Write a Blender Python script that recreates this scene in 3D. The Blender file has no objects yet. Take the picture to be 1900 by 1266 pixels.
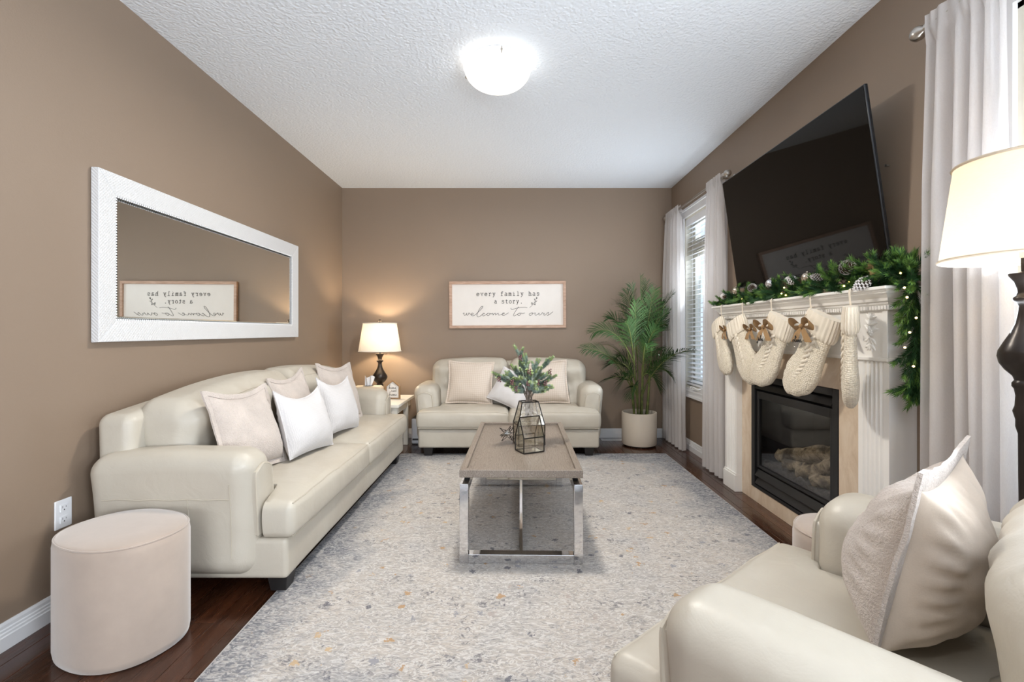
import bpy, bmesh, math, random
from mathutils import Vector, Matrix, Euler, noise

random.seed(7)
SC = bpy.context.scene
COL = SC.collection
PI = math.pi
R = math.radians

# ---------------------------------------------------------------- camera, world, lights, exposure
cam_data = bpy.data.cameras.new('camera')
cam_data.sensor_width = 36.0
cam_data.lens = 870 * 36.0 / 1900
cam_data.shift_y = -18.0 / 1900
cam_data.clip_start = 0.03
cam = bpy.data.objects.new('camera', cam_data)
cam.location = (0, 0, 1.149)
cam.rotation_euler = (PI / 2, 0, 0)
COL.objects.link(cam)
SC.camera = cam

world = bpy.data.worlds.new('overcast_sky')
SC.world = world
world.use_nodes = True
bg = world.node_tree.nodes['Background']
bg.inputs['Color'].default_value = (0.74, 0.86, 1.0, 1)
bg.inputs['Strength'].default_value = 1.3


def area_light(name, loc, rot, sx, sy, power, color):
    d = bpy.data.lights.new(name, 'AREA')
    d.shape = 'RECTANGLE'
    d.size, d.size_y = sx, sy
    d.energy = power
    d.color = color
    o = bpy.data.objects.new(name, d)
    o.location = loc
    o.rotation_euler = rot
    COL.objects.link(o)
    return o


# added fill behind the camera, daylight at two windows, fill at an added window
area_light('rear_fill_light', (-0.05, -5.62, 1.0), (R(115), 0, 0), 3.2, 2.0, 210, (0.93, 0.965, 1.0))
area_light('window_and_fill_light', (1.70, 1.18, 1.43), (0, R(135), 0), 1.5, 0.78, 42, (0.84, 0.92, 1.0))
area_light('window_and_fill_light', (1.70, 4.20, 1.43), (0, R(125), 0), 1.5, 0.36, 24, (0.86, 0.93, 1.0))
area_light('window_and_fill_light', (1.70, -0.90, 1.43), (0, R(130), 0), 1.5, 1.1, 150, (0.86, 0.93, 1.0))  # fill lamp set at the added window behind the camera

SC.view_settings.view_transform = 'Standard'
SC.view_settings.look = 'None'
SC.view_settings.gamma = 1.0
SC.view_settings.exposure = 0.13
SC.view_settings.use_curve_mapping = False
SC.cycles.use_denoising = True
SC.cycles.max_bounces = 7
SC.cycles.diffuse_bounces = 4
SC.cycles.glossy_bounces = 4
SC.cycles.transmission_bounces = 6
SC.cycles.transparent_max_bounces = 20
SC.cycles.use_adaptive_sampling = True
SC.cycles.adaptive_threshold = 0.03
SC.cycles.caustics_reflective = False
SC.cycles.caustics_refractive = False
SC.cycles.sample_clamp_indirect = 6.0

# ---------------------------------------------------------------- room constants (metres)
XL, XR, YB, YF, ZC = -1.837, 1.726, 5.073, -5.5, 2.70

# ---------------------------------------------------------------- materials
MATS = {}


class NT:
    """a thin wrapper that wires shader nodes"""

    def __init__(self, name):
        self.m = bpy.data.materials.new(name)
        self.m.use_nodes = True
        self.t = self.m.node_tree
        self.b = self.t.nodes['Principled BSDF']
        self.out = self.t.nodes['Material Output']
        MATS[name] = self.m

    def n(self, typ, **kw):
        nd = self.t.nodes.new(typ)
        for k, v in kw.items():
            if k in ('operation', 'blend_type', 'data_type', 'feature', 'wave_type', 'bands_direction', 'distance',
                     'noise_dimensions', 'wave_profile', 'rings_direction', 'invert', 'interpolation_type', 'use_clamp',
                     'voronoi_dimensions', 'clamp'):
                setattr(nd, k, v)
            else:
                nd.inputs[k.replace('_', ' ')].default_value = v
        return nd

    def l(self, a, b):
        self.t.links.new(a, b)

    def coord(self, scale=(1, 1, 1), kind='Object', rnd=False):
        tc = self.n('ShaderNodeTexCoord')
        mp = self.n('ShaderNodeMapping')
        mp.inputs['Scale'].default_value = scale
        self.l(tc.outputs[kind], mp.inputs['Vector'])
        if rnd:
            oi = self.n('ShaderNodeObjectInfo')
            mu = self.n('ShaderNodeVectorMath', operation='SCALE')
            cx = self.n('ShaderNodeCombineXYZ')
            self.l(oi.outputs['Random'], cx.inputs['X'])
            self.l(oi.outputs['Random'], cx.inputs['Y'])
            self.l(oi.outputs['Random'], cx.inputs['Z'])
            self.l(cx.outputs[0], mu.inputs[0])
            mu.inputs['Scale'].default_value = 37.0
            self.l(mu.outputs[0], mp.inputs['Location'])
        return mp.outputs['Vector']

    def ramp(self, fac, stops, interp='LINEAR'):
        nd = self.t.nodes.new('ShaderNodeValToRGB')
        cr = nd.color_ramp
        cr.interpolation = interp
        while len(cr.elements) > 1:
            cr.elements.remove(cr.elements[-1])
        cr.elements[0].position = stops[0][0]
        cr.elements[0].color = (*stops[0][1], 1) if len(stops[0][1]) == 3 else stops[0][1]
        for p, c in stops[1:]:
            e = cr.elements.new(p)
            e.color = (*c, 1) if len(c) == 3 else c
        self.l(fac, nd.inputs['Fac'])
        return nd.outputs['Color']

    def mix(self, fac, a, b, blend='MIX'):
        nd = self.t.nodes.new('ShaderNodeMix')
        nd.data_type = 'RGBA'
        nd.blend_type = blend
        for sock, v in ((nd.inputs['Factor'], fac), (nd.inputs[6], a), (nd.inputs[7], b)):
            if isinstance(v, bpy.types.NodeSocket):
                self.l(v, sock)
            elif isinstance(v, (int, float)):
                sock.default_value = v
            else:
                sock.default_value = (*v, 1) if len(v) == 3 else v
        return nd.outputs[2]

    def math(self, op, a, b=0.0, clamp=False):
        nd = self.t.nodes.new('ShaderNodeMath')
        nd.operation = op
        nd.use_clamp = clamp
        for i, v in enumerate((a, b)):
            if isinstance(v, bpy.types.NodeSocket):
                self.l(v, nd.inputs[i])
            else:
                nd.inputs[i].default_value = v
        return nd.outputs[0]

    def bump(self, height, strength=0.3, distance=0.01, normal=None):
        nd = self.t.nodes.new('ShaderNodeBump')
        nd.inputs['Strength'].default_value = strength
        nd.inputs['Distance'].default_value = distance
        self.l(height, nd.inputs['Height'])
        if normal is not None:
            self.l(normal, nd.inputs['Normal'])
        self.l(nd.outputs['Normal'], self.b.inputs['Normal'])
        return nd.outputs['Normal']

    def set(self, **kw):
        for k, v in kw.items():
            s = self.b.inputs[k.replace('_', ' ')]
            if isinstance(v, bpy.types.NodeSocket):
                self.l(v, s)
            elif isinstance(v, (tuple, list)) and len(v) == 3:
                s.default_value = (*v, 1) if s.type == 'RGBA' else v
            else:
                s.default_value = v
        return self


def noise_tex(nt, vec, scale, detail=3.0, rough=0.55, dist=0.0):
    nd = nt.n('ShaderNodeTexNoise', Scale=scale, Detail=detail, Roughness=rough, Distortion=dist)
    nt.l(vec, nd.inputs['Vector'])
    return nd.outputs['Fac']


def voro(nt, vec, scale, feature='F1', rnd=1.0):
    nd = nt.n('ShaderNodeTexVoronoi', feature=feature, Scale=scale, Randomness=rnd)
    nt.l(vec, nd.inputs['Vector'])
    return nd


def simple(name, color, rough=0.5, metal=0.0, bscale=0, bstr=0.0, bdist=0.002, var=0.06, vscale=6.0, **kw):
    nt = NT(name)
    v = nt.coord()
    f = noise_tex(nt, v, vscale, 3)
    lo = tuple(max(0, c * (1 - var)) for c in color)
    hi = tuple(min(1, c * (1 + var)) for c in color)
    nt.set(Base_Color=nt.ramp(f, [(0.3, lo), (0.7, hi)]), Roughness=rough, Metallic=metal, **kw)
    if bscale:
        nt.bump(noise_tex(nt, v, bscale, 3), bstr, bdist)
    return nt


# painted surfaces
simple('wall_paint', (0.258, 0.190, 0.137), 0.55, bscale=170, bstr=0.25, bdist=0.002, var=0.025, vscale=1.2)
nt = NT('ceiling_stipple')
v = nt.coord()
vo = voro(nt, v, 70, 'SMOOTH_F1')
no = noise_tex(nt, v, 55, 4, 0.65)
hgt = nt.math('ADD', nt.math('MULTIPLY', vo.outputs['Distance'], -0.9), no)
nt.set(Base_Color=(0.875, 0.925, 0.985), Roughness=0.9)
nt.bump(hgt, 0.7, 0.006)
simple('trim_white', (0.80, 0.80, 0.81), 0.4, var=0.015)
simple('mantel_white', (0.88, 0.865, 0.835), 0.4, var=0.02)
simple('frame_white', (0.86, 0.86, 0.86), 0.35, var=0.01)
simple('plastic_white', (0.84, 0.84, 0.86), 0.35, var=0.01)
simple('slot_dark', (0.05, 0.05, 0.05), 0.6)
simple('table_white', (0.82, 0.80, 0.74), 0.45, var=0.03)
simple('vinyl_cream', (0.70, 0.67, 0.58), 0.45, var=0.02)
simple('blind_white', (0.84, 0.85, 0.87), 0.45, var=0.02)

# floor planks
nt = NT('floor_wood')
v = nt.coord((14, 1.1, 14), rnd=True)
g1 = noise_tex(nt, v, 3.0, 6, 0.65, 0.6)
v2 = nt.coord((60, 2.5, 60), rnd=True)
g2 = noise_tex(nt, v2, 3.0, 3, 0.6, 0.2)
col = nt.ramp(g1, [(0.25, (0.024, 0.008, 0.004)), (0.5, (0.062, 0.022, 0.010)), (0.75, (0.115, 0.043, 0.019))])
oi = nt.n('ShaderNodeObjectInfo')
tint = nt.ramp(oi.outputs['Random'], [(0.0, (0.62, 0.58, 0.55)), (0.5, (1.0, 0.95, 0.9)), (1.0, (1.35, 1.15, 1.0))])
col = nt.mix(1.0, col, tint, 'MULTIPLY')
col = nt.mix(nt.math('MULTIPLY', g2, 0.5), col, (0.03, 0.010, 0.005), 'MIX')
nt.set(Base_Color=col, Roughness=nt.ramp(g2, [(0.3, (0.20,) * 3), (0.8, (0.32,) * 3)]), Coat_Weight=0.25, Coat_Roughness=0.12)
nt.bump(g2, 0.12, 0.001)

# leather of the suite
nt = NT('cream_leather')
v = nt.coord()
cells = voro(nt, v, 260, 'F1')
wr = nt.n('ShaderNodeTexNoise', Scale=11.0, Detail=4.0, Roughness=0.55, Distortion=0.9)
nt.l(v, wr.inputs['Vector'])
ton = noise_tex(nt, v, 3.5, 3)
nt.set(Base_Color=nt.ramp(ton, [(0.3, (0.485, 0.44, 0.37)), (0.7, (0.545, 0.505, 0.43))]),
       Roughness=nt.ramp(wr.outputs['Fac'], [(0.3, (0.36,) * 3), (0.7, (0.48,) * 3)]))
b1 = nt.n('ShaderNodeBump', Strength=0.22, Distance=0.010)
nt.l(wr.outputs['Fac'], b1.inputs['Height'])
nt.bump(cells.outputs['Distance'], 0.10, 0.0008, b1.outputs['Normal'])
simple('leather_seam', (0.50, 0.45, 0.37), 0.5, bscale=300, bstr=0.4, bdist=0.001)
simple('black_wood', (0.016, 0.014, 0.014), 0.42, var=0.2)

# textiles
def fabric(name, c, bs, bstr, bd=0.003, sheen=0.3, var=0.06):
    nt = NT(name)
    v = nt.coord()
    a = noise_tex(nt, v, bs, 3, 0.7)
    m = noise_tex(nt, v, 10, 3)
    lo = tuple(x * (1 - var * 1.6) for x in c)
    hi = tuple(min(0.95, x * (1 + var)) for x in c)
    nt.set(Base_Color=nt.mix(0.35, nt.ramp(m, [(0.3, lo), (0.7, hi)]), nt.ramp(a, [(0.3, lo), (0.7, hi)])), Roughness=0.9,
           Sheen_Weight=sheen, Sheen_Roughness=0.5)
    nt.bump(a, bstr, bd)
    return nt


fabric('fleece_blush', (0.63, 0.55, 0.495), 150, 1.0, 0.007, 0.3, 0.10)
fabric('linen_cream', (0.66, 0.56, 0.465), 330, 0.25, 0.001, 0.1)
fabric('cotton_white', (0.66, 0.64, 0.64), 330, 0.3, 0.001, 0.1)
nt = NT('waffle_white')
v = nt.coord()
w1 = nt.n('ShaderNodeTexWave', Scale=44.0, bands_direction='X', Distortion=0.6)
w2 = nt.n('ShaderNodeTexWave', Scale=44.0, bands_direction='Y', Distortion=0.6)
nt.l(v, w1.inputs['Vector'])
nt.l(v, w2.inputs['Vector'])
h = nt.math('MULTIPLY', w1.outputs['Fac'], w2.outputs['Fac'])
nt.set(Base_Color=nt.ramp(h, [(0.0, (0.60, 0.585, 0.59)), (0.8, (0.70, 0.685, 0.69))]), Roughness=0.9, Sheen_Weight=0.2)
nt.bump(h, 0.5, 0.002)
nt = NT('plaid_beige')
v = nt.coord()
w1 = nt.n('ShaderNodeTexWave', Scale=17.0, bands_direction='X', Distortion=0.8, Detail=2.0)
w2 = nt.n('ShaderNodeTexWave', Scale=17.0, bands_direction='Y', Distortion=0.8, Detail=2.0)
nt.l(v, w1.inputs['Vector'])
nt.l(v, w2.inputs['Vector'])
h = nt.math('ADD', nt.math('MULTIPLY', w1.outputs['Fac'], 0.5), nt.math('MULTIPLY', w2.outputs['Fac'], 0.5))
nt.set(Base_Color=nt.ramp(h, [(0.2, (0.60, 0.50, 0.415)), (0.8, (0.68, 0.595, 0.515))]), Roughness=0.9, Sheen_Weight=0.3)
nt.bump(noise_tex(nt, v, 200, 3), 0.5, 0.003)
fabric('velvet_blush', (0.42, 0.335, 0.275), 14, 0.12, 0.004, 0.8, 0.05)

# sheer curtain
nt = NT('sheer_curtain')
v = nt.coord((1, 1, 0.35))
wv = noise_tex(nt, v, 420, 2)
for nd in list(nt.t.nodes):
    if nd.type == 'BSDF_PRINCIPLED':
        nt.t.nodes.remove(nd)
df = nt.n('ShaderNodeBsdfDiffuse')
tl = nt.n('ShaderNodeBsdfTranslucent')
tp = nt.n('ShaderNodeBsdfTransparent')
c = nt.ramp(wv, [(0.3, (0.80, 0.77, 0.76)), (0.7, (0.90, 0.875, 0.865))])
nt.l(c, df.inputs['Color'])
nt.l(c, tl.inputs['Color'])
m1 = nt.n('ShaderNodeMixShader', Fac=0.42)
nt.l(df.outputs[0], m1.inputs[1])
nt.l(tl.outputs[0], m1.inputs[2])
m2 = nt.n('ShaderNodeMixShader')
nt.l(nt.math('ADD', nt.math('MULTIPLY', wv, 0.12), 0.16), m2.inputs['Fac'])
nt.l(m1.outputs[0], m2.inputs[1])
nt.l(tp.outputs[0], m2.inputs[2])
nt.l(m2.outputs[0], nt.out.inputs['Surface'])

# lampshades
def shade_mat(name, color, trans):
    nt = NT(name)
    v = nt.coord((1, 1, 8))
    wv = noise_tex(nt, v, 60, 3)
    nt.t.nodes.remove(nt.b)
    df = nt.n('ShaderNodeBsdfDiffuse')
    tl = nt.n('ShaderNodeBsdfTranslucent')
    c = nt.ramp(wv, [(0.3, tuple(x * 0.93 for x in color)), (0.7, color)])
    nt.l(c, df.inputs['Color'])
    nt.l(c, tl.inputs['Color'])
    m1 = nt.n('ShaderNodeMixShader', Fac=trans)
    nt.l(df.outputs[0], m1.inputs[1])
    nt.l(tl.outputs[0], m1.inputs[2])
    nt.l(m1.outputs[0], nt.out.inputs['Surface'])


shade_mat('shade_white', (0.80, 0.76, 0.69), 0.09)
shade_mat('shade_linen', (0.66, 0.57, 0.45), 0.28)

# metals, glass
simple('chrome', (0.80, 0.80, 0.81), 0.06, 1.0, var=0.01)
simple('nickel', (0.50, 0.47, 0.43), 0.28, 1.0, var=0.05)
simple('black_metal', (0.012, 0.012, 0.012), 0.38, 0.3, var=0.2)
simple('dark_bronze', (0.022, 0.016, 0.013), 0.30, 0.35, var=0.25)
simple('solder_black', (0.025, 0.022, 0.020), 0.4, 0.7, var=0.2)
nt = NT('mirror_silver')
nt.set(Base_Color=(0.80, 0.815, 0.79), Metallic=1.0, Roughness=0.015)
nt = NT('tv_screen')
nt.set(Base_Color=(0.004, 0.0035, 0.003), Roughness=0.03, Specular_IOR_Level=0.22, IOR=1.45)
nt = NT('tv_bezel')
nt.set(Base_Color=(0.03, 0.032, 0.036), Roughness=0.3, Metallic=0.6)


def pane_mat(name, tint, gloss, rough=0.02, cloudy=0.0):
    nt = NT(name)
    nt.t.nodes.remove(nt.b)
    tp = nt.n('ShaderNodeBsdfTransparent')
    tp.inputs['Color'].default_value = (*tint, 1)
    gl = nt.n('ShaderNodeBsdfGlossy')
    gl.inputs['Roughness'].default_value = rough
    fr = nt.n('ShaderNodeLayerWeight', Blend=0.5)
    m = nt.n('ShaderNodeMixShader')
    nt.l(nt.math('ADD', nt.math('MULTIPLY', nt.math('POWER', fr.outputs['Facing'], 4.0), 0.5), gloss + 0.025, True), m.inputs['Fac'])
    nt.l(tp.outputs[0], m.inputs[1])
    nt.l(gl.outputs[0], m.inputs[2])
    last = m.outputs[0]
    if cloudy:
        v = nt.coord()
        f = noise_tex(nt, v, 55, 5, 0.7)
        df = nt.n('ShaderNodeBsdfGlossy')
        df.inputs['Color'].default_value = (0.80, 0.77, 0.72, 1)
        df.inputs['Roughness'].default_value = 0.12
        m2 = nt.n('ShaderNodeMixShader')
        nt.l(nt.ramp(f, [(0.38, (0,) * 3), (0.62, (cloudy,) * 3)]), m2.inputs['Fac'])
        nt.l(last, m2.inputs[1])
        nt.l(df.outputs[0], m2.inputs[2])
        last = m2.outputs[0]
    nt.l(last, nt.out.inputs['Surface'])


pane_mat('window_glass', (0.96, 0.98, 1.0), 0.0)
pane_mat('fire_glass', (0.80, 0.80, 0.81), 0.02)
pane_mat('clear_glass', (0.98, 0.98, 0.965), 0.02)
pane_mat('mercury_glass', (0.975, 0.965, 0.93), 0.08, 0.05, 0.42)
pane_mat('acrylic_clear', (0.95, 0.95, 0.95), 0.03)


def emit(name, color, strength):
    nt = NT(name)
    nt.set(Base_Color=color, Emission_Color=color, Emission_Strength=strength, Roughness=0.4)


emit('dome_glow', (1.0, 0.97, 0.92), 1.6)
emit('bulb_glow', (1.0, 0.80, 0.52), 14.0)
emit('fairy_glow', (1.0, 0.66, 0.22), 9.0)

# coffee table oak
nt = NT('greige_oak')
v = nt.coord((1, 0.16, 1))
dv = nt.n('ShaderNodeTexNoise', Scale=5.0, Detail=2.0)
nt.l(v, dv.inputs['Vector'])
wv = nt.n('ShaderNodeTexWave', Scale=34.0, Distortion=18.0, Detail=2.0, bands_direction='X')
wv.inputs['Detail Scale'].default_value = 1.1
nt.l(v, wv.inputs['Vector'])
vf = nt.coord((90, 5, 90))
fine = noise_tex(nt, vf, 3, 3)
c = nt.ramp(wv.outputs['Fac'], [(0.0, (0.185, 0.150, 0.120)), (0.45, (0.238, 0.197, 0.162)), (1.0, (0.275, 0.230, 0.190))])
c = nt.mix(nt.math('MULTIPLY', fine, 0.35), c, (0.15, 0.12, 0.095))
nt.set(Base_Color=c, Roughness=0.33)
nt.bump(nt.math('ADD', wv.outputs['Fac'], nt.math('MULTIPLY', fine, 0.4)), 0.25, 0.002)
# sign wood
nt = NT('sign_wood')
v = nt.coord((6, 40, 40))
g = noise_tex(nt, v, 1.5, 4, 0.6, 0.4)
nt.set(Base_Color=nt.ramp(g, [(0.3, (0.40, 0.25, 0.17)), (0.7, (0.60, 0.41, 0.31))]), Roughness=0.6)
simple('sign_board', (0.80, 0.755, 0.71), 0.7, var=0.02)
simple('ink_black', (0.012, 0.012, 0.012), 0.7)
simple('oak_tan', (0.30, 0.185, 0.095), 0.6, var=0.2, vscale=30)
# marble surround
nt = NT('beige_marble')
v = nt.coord((1, 1, 0.55))
a = noise_tex(nt, v, 7, 6, 0.65, 1.3)
b = noise_tex(nt, v, 42, 4, 0.6)
c = nt.ramp(a, [(0.28, (0.56, 0.42, 0.30)), (0.5, (0.70, 0.57, 0.43)), (0.72, (0.80, 0.69, 0.56))])
c = nt.mix(nt.math('MULTIPLY', b, 0.45), c, (0.58, 0.46, 0.34))
nt.set(Base_Color=c, Roughness=0.25)
# firebox
simple('firebox_black', (0.010, 0.010, 0.011), 0.45, var=0.2)
simple('firebox_liner', (0.045, 0.043, 0.042), 0.8, bscale=30, bstr=0.3, bdist=0.004, var=0.3)
nt = NT('ceramic_log')
v = nt.coord((1, 1, 1))
a = noise_tex(nt, v, 22, 5, 0.7, 0.7)
b = noise_tex(nt, v, 6, 3)
c = nt.ramp(a, [(0.3, (0.06, 0.045, 0.03)), (0.48, (0.42, 0.33, 0.20)), (0.7, (0.70, 0.59, 0.41))])
c = nt.mix(nt.ramp(b, [(0.52, (0,) * 3), (0.62, (0.8,) * 3)]), c, (0.035, 0.03, 0.027))
nt.set(Base_Color=c, Roughness=0.85)
nt.bump(a, 0.8, 0.01)
simple('ember_ash', (0.10, 0.095, 0.09), 0.95, bscale=60, bstr=0.8, bdist=0.01, var=0.5, vscale=50)

# plants
def leaf_mat(name, c0, c1, rough=0.45, sc=9):
    nt = NT(name)
    v = nt.coord(rnd=True)
    f = noise_tex(nt, v, sc, 3)
    nt.set(Base_Color=nt.ramp(f, [(0.3, c0), (0.7, c1)]), Roughness=rough, Specular_IOR_Level=0.3)


leaf_mat('palm_green', (0.012, 0.038, 0.010), (0.042, 0.095, 0.020), 0.6, 3.0)
leaf_mat('cane_green', (0.055, 0.085, 0.022), (0.16, 0.17, 0.05), 0.5, 20)
leaf_mat('needle_green', (0.016, 0.062, 0.026), (0.055, 0.135, 0.045), 0.5, 20)
leaf_mat('needle_light', (0.10, 0.22, 0.045), (0.18, 0.32, 0.07), 0.5, 20)
leaf_mat('frosted_green', (0.20, 0.30, 0.25), (0.52, 0.61, 0.53), 0.6, 60)
leaf_mat('frosted_tip', (0.35, 0.46, 0.16), (0.52, 0.60, 0.34), 0.6, 60)
simple('bark_grey', (0.20, 0.16, 0.13), 0.8, var=0.3, vscale=60)
simple('berry_plum', (0.17, 0.07, 0.075), 0.5, var=0.5, vscale=90)
simple('cone_brown', (0.085, 0.05, 0.03), 0.75, var=0.3)
simple('cone_frost', (0.78, 0.75, 0.73), 0.8, var=0.06)
simple('soil_dark', (0.03, 0.022, 0.016), 0.95, bscale=80, bstr=0.9, bdist=0.01, var=0.4, vscale=60)
simple('pot_cream', (0.66, 0.575, 0.47), 0.5, var=0.02)
simple('bauble_champagne', (0.55, 0.47, 0.38), 0.22, 0.85, bscale=70, bstr=0.3, bdist=0.003, var=0.3, vscale=50)
simple('bauble_silver', (0.66, 0.65, 0.66), 0.2, 0.9, var=0.1)
fabric('burlap_tan', (0.36, 0.215, 0.095), 260, 0.5, 0.002, 0.1, 0.15)
nt = NT('knit_cream')
v = nt.coord()
vo = voro(nt, v, 105, 'F1', 0.45)
nt.set(Base_Color=nt.ramp(vo.outputs['Distance'], [(0.0, (0.86, 0.78, 0.65)), (0.5, (0.78, 0.70, 0.56)), (0.9, (0.58, 0.50, 0.38))]),
       Roughness=0.95, Sheen_Weight=0.3)
nt.bump(nt.math('MULTIPLY', vo.outputs['Distance'], -1.0), 0.9, 0.006)
fabric('knit_rib', (0.83, 0.75, 0.62), 300, 0.5, 0.002, 0.3)
fabric('tissue_white', (0.85, 0.85, 0.86), 60, 0.2, 0.002, 0.0, 0.02)
simple('leatherette_tan', (0.66, 0.55, 0.41), 0.5, var=0.04)

# rug
nt = NT('rug_pile')
tc = nt.n('ShaderNodeTexCoord')
sx = nt.n('ShaderNodeSeparateXYZ')
nt.l(tc.outputs['Object'], sx.inputs[0])
X, Y = sx.outputs['X'], sx.outputs['Y']
px = nt.math('PINGPONG', nt.math('ADD', X, 0.04), 0.33)
py = nt.math('PINGPONG', nt.math('ADD', Y, 0.1), 0.46)
cv = nt.n('ShaderNodeCombineXYZ')
nt.l(px, cv.inputs['X'])
nt.l(py, cv.inputs['Y'])
P = cv.outputs[0]
O = tc.outputs['Object']
wz = nt.n('ShaderNodeTexNoise', Scale=6.0, Detail=3.0)
nt.l(O, wz.inputs['Vector'])
warp = nt.n('ShaderNodeVectorMath', operation='MULTIPLY_ADD')
nt.l(wz.outputs['Color'], warp.inputs[0])
warp.inputs[1].default_value = (0.05, 0.05, 0.0)
nt.l(P, warp.inputs[2])
PW = warp.outputs[0]
stv = nt.n('ShaderNodeMapping')
stv.inputs['Scale'].default_value = (1.0, 2.2, 1.0)
nt.l(O, stv.inputs['Vector'])
streak = nt.n('ShaderNodeTexNoise', Scale=30.0, Detail=4.0, Roughness=0.65, Distortion=1.8)
nt.l(stv.outputs[0], streak.inputs['Vector'])
blot = noise_tex(nt, O, 2.6, 4, 0.6, 0.8)
base = nt.ramp(blot, [(0.30, (0.41, 0.395, 0.39)), (0.44, (0.475, 0.44, 0.405)), (0.62, (0.515, 0.465, 0.415))])


def ridge(scale, dist, width, vec):
    nd = nt.n('ShaderNodeTexNoise', Scale=scale, Detail=2.0, Roughness=0.5, Distortion=dist)
    nt.l(vec, nd.inputs['Vector'])
    return nt.ramp(nt.math('ABSOLUTE', nt.math('SUBTRACT', nd.outputs['Fac'], 0.5)), [(0.0, (1,) * 3), (width, (0,) * 3)])


col = nt.mix(nt.math('MULTIPLY', ridge(11.0, 2.4, 0.060, stv.outputs[0]), 0.62), base, (0.27, 0.26, 0.26))
col = nt.mix(nt.math('MULTIPLY', ridge(13.0, 2.6, 0.070, stv.outputs[0]), 0.85), col, (0.70, 0.68, 0.655))
col = nt.mix(nt.ramp(streak.outputs['Fac'], [(0.34, (0.75,) * 3), (0.44, (0,) * 3)]), col, (0.24, 0.235, 0.24))
m_break = noise_tex(nt, O, 46, 3, 0.7)
# ornament scrolls, mirrored, broken by wear
rid = ridge(7.0, 1.6, 0.040, PW)
brk = nt.ramp(m_break, [(0.50, (0,) * 3), (0.55, (1,) * 3)])
patch = nt.ramp(noise_tex(nt, P, 4.2, 2), [(0.45, (0,) * 3), (0.55, (1,) * 3)])
col = nt.mix(nt.math('MULTIPLY', nt.math('MULTIPLY', rid, patch), nt.math('MULTIPLY', brk, 0.9)), col, (0.13, 0.125, 0.14))
# little blossoms in gold, slate and rose
sp = voro(nt, O, 12.0, 'F1')
spot = nt.math('LESS_THAN', nt.math('ADD', sp.outputs['Distance'], nt.math('MULTIPLY', m_break, 1.1)), 0.70)
scol = nt.n('ShaderNodeSeparateXYZ')
nt.l(sp.outputs['Color'], scol.inputs[0])
bl = nt.ramp(scol.outputs['X'], [(0.0, (0.44, 0.26, 0.11)), (0.26, (0.10, 0.10, 0.125)), (0.50, (0.42, 0.36, 0.33)),
                                 (0.70, (0.55, 0.38, 0.20)), (0.84, (0.27, 0.27, 0.30))], 'CONSTANT')
keep = nt.math('GREATER_THAN', scol.outputs['Y'], 0.30)
col = nt.mix(nt.math('MULTIPLY', nt.math('MULTIPLY', spot, keep), 0.85), col, bl)
# worn slate border
dx = nt.math('SUBTRACT', 1.23, nt.math('ABSOLUTE', X))
dy = nt.math('SUBTRACT', 1.56, nt.math('ABSOLUTE', Y))
dmin = nt.math('MINIMUM', dx, dy)
brd = nt.math('ADD', dmin, nt.math('MULTIPLY', nt.math('SUBTRACT', blot, 0.5), 0.55))
bm = nt.ramp(brd, [(0.05, (1,) * 3), (0.32, (0,) * 3)])
bstr = nt.ramp(streak.outputs['Fac'], [(0.44, (1,) * 3), (0.58, (0,) * 3)])
col = nt.mix(nt.math('MULTIPLY', bm, 0.45), col, (0.36, 0.37, 0.40))
col = nt.mix(nt.math('MULTIPLY', nt.math('MULTIPLY', bm, bstr), 0.92), col, (0.09, 0.10, 0.125))
nt.set(Base_Color=col, Roughness=0.95, Sheen_Weight=0.15)
pile = noise_tex(nt, O, 420, 2, 0.7)
b1 = nt.n('ShaderNodeBump', Strength=0.5, Distance=0.006)
nt.l(streak.outputs['Fac'], b1.inputs['Height'])
nt.bump(pile, 0.35, 0.002, b1.outputs['Normal'])
simple('rug_binding', (0.45, 0.43, 0.42), 0.95, bscale=200, bstr=0.5)

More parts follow.
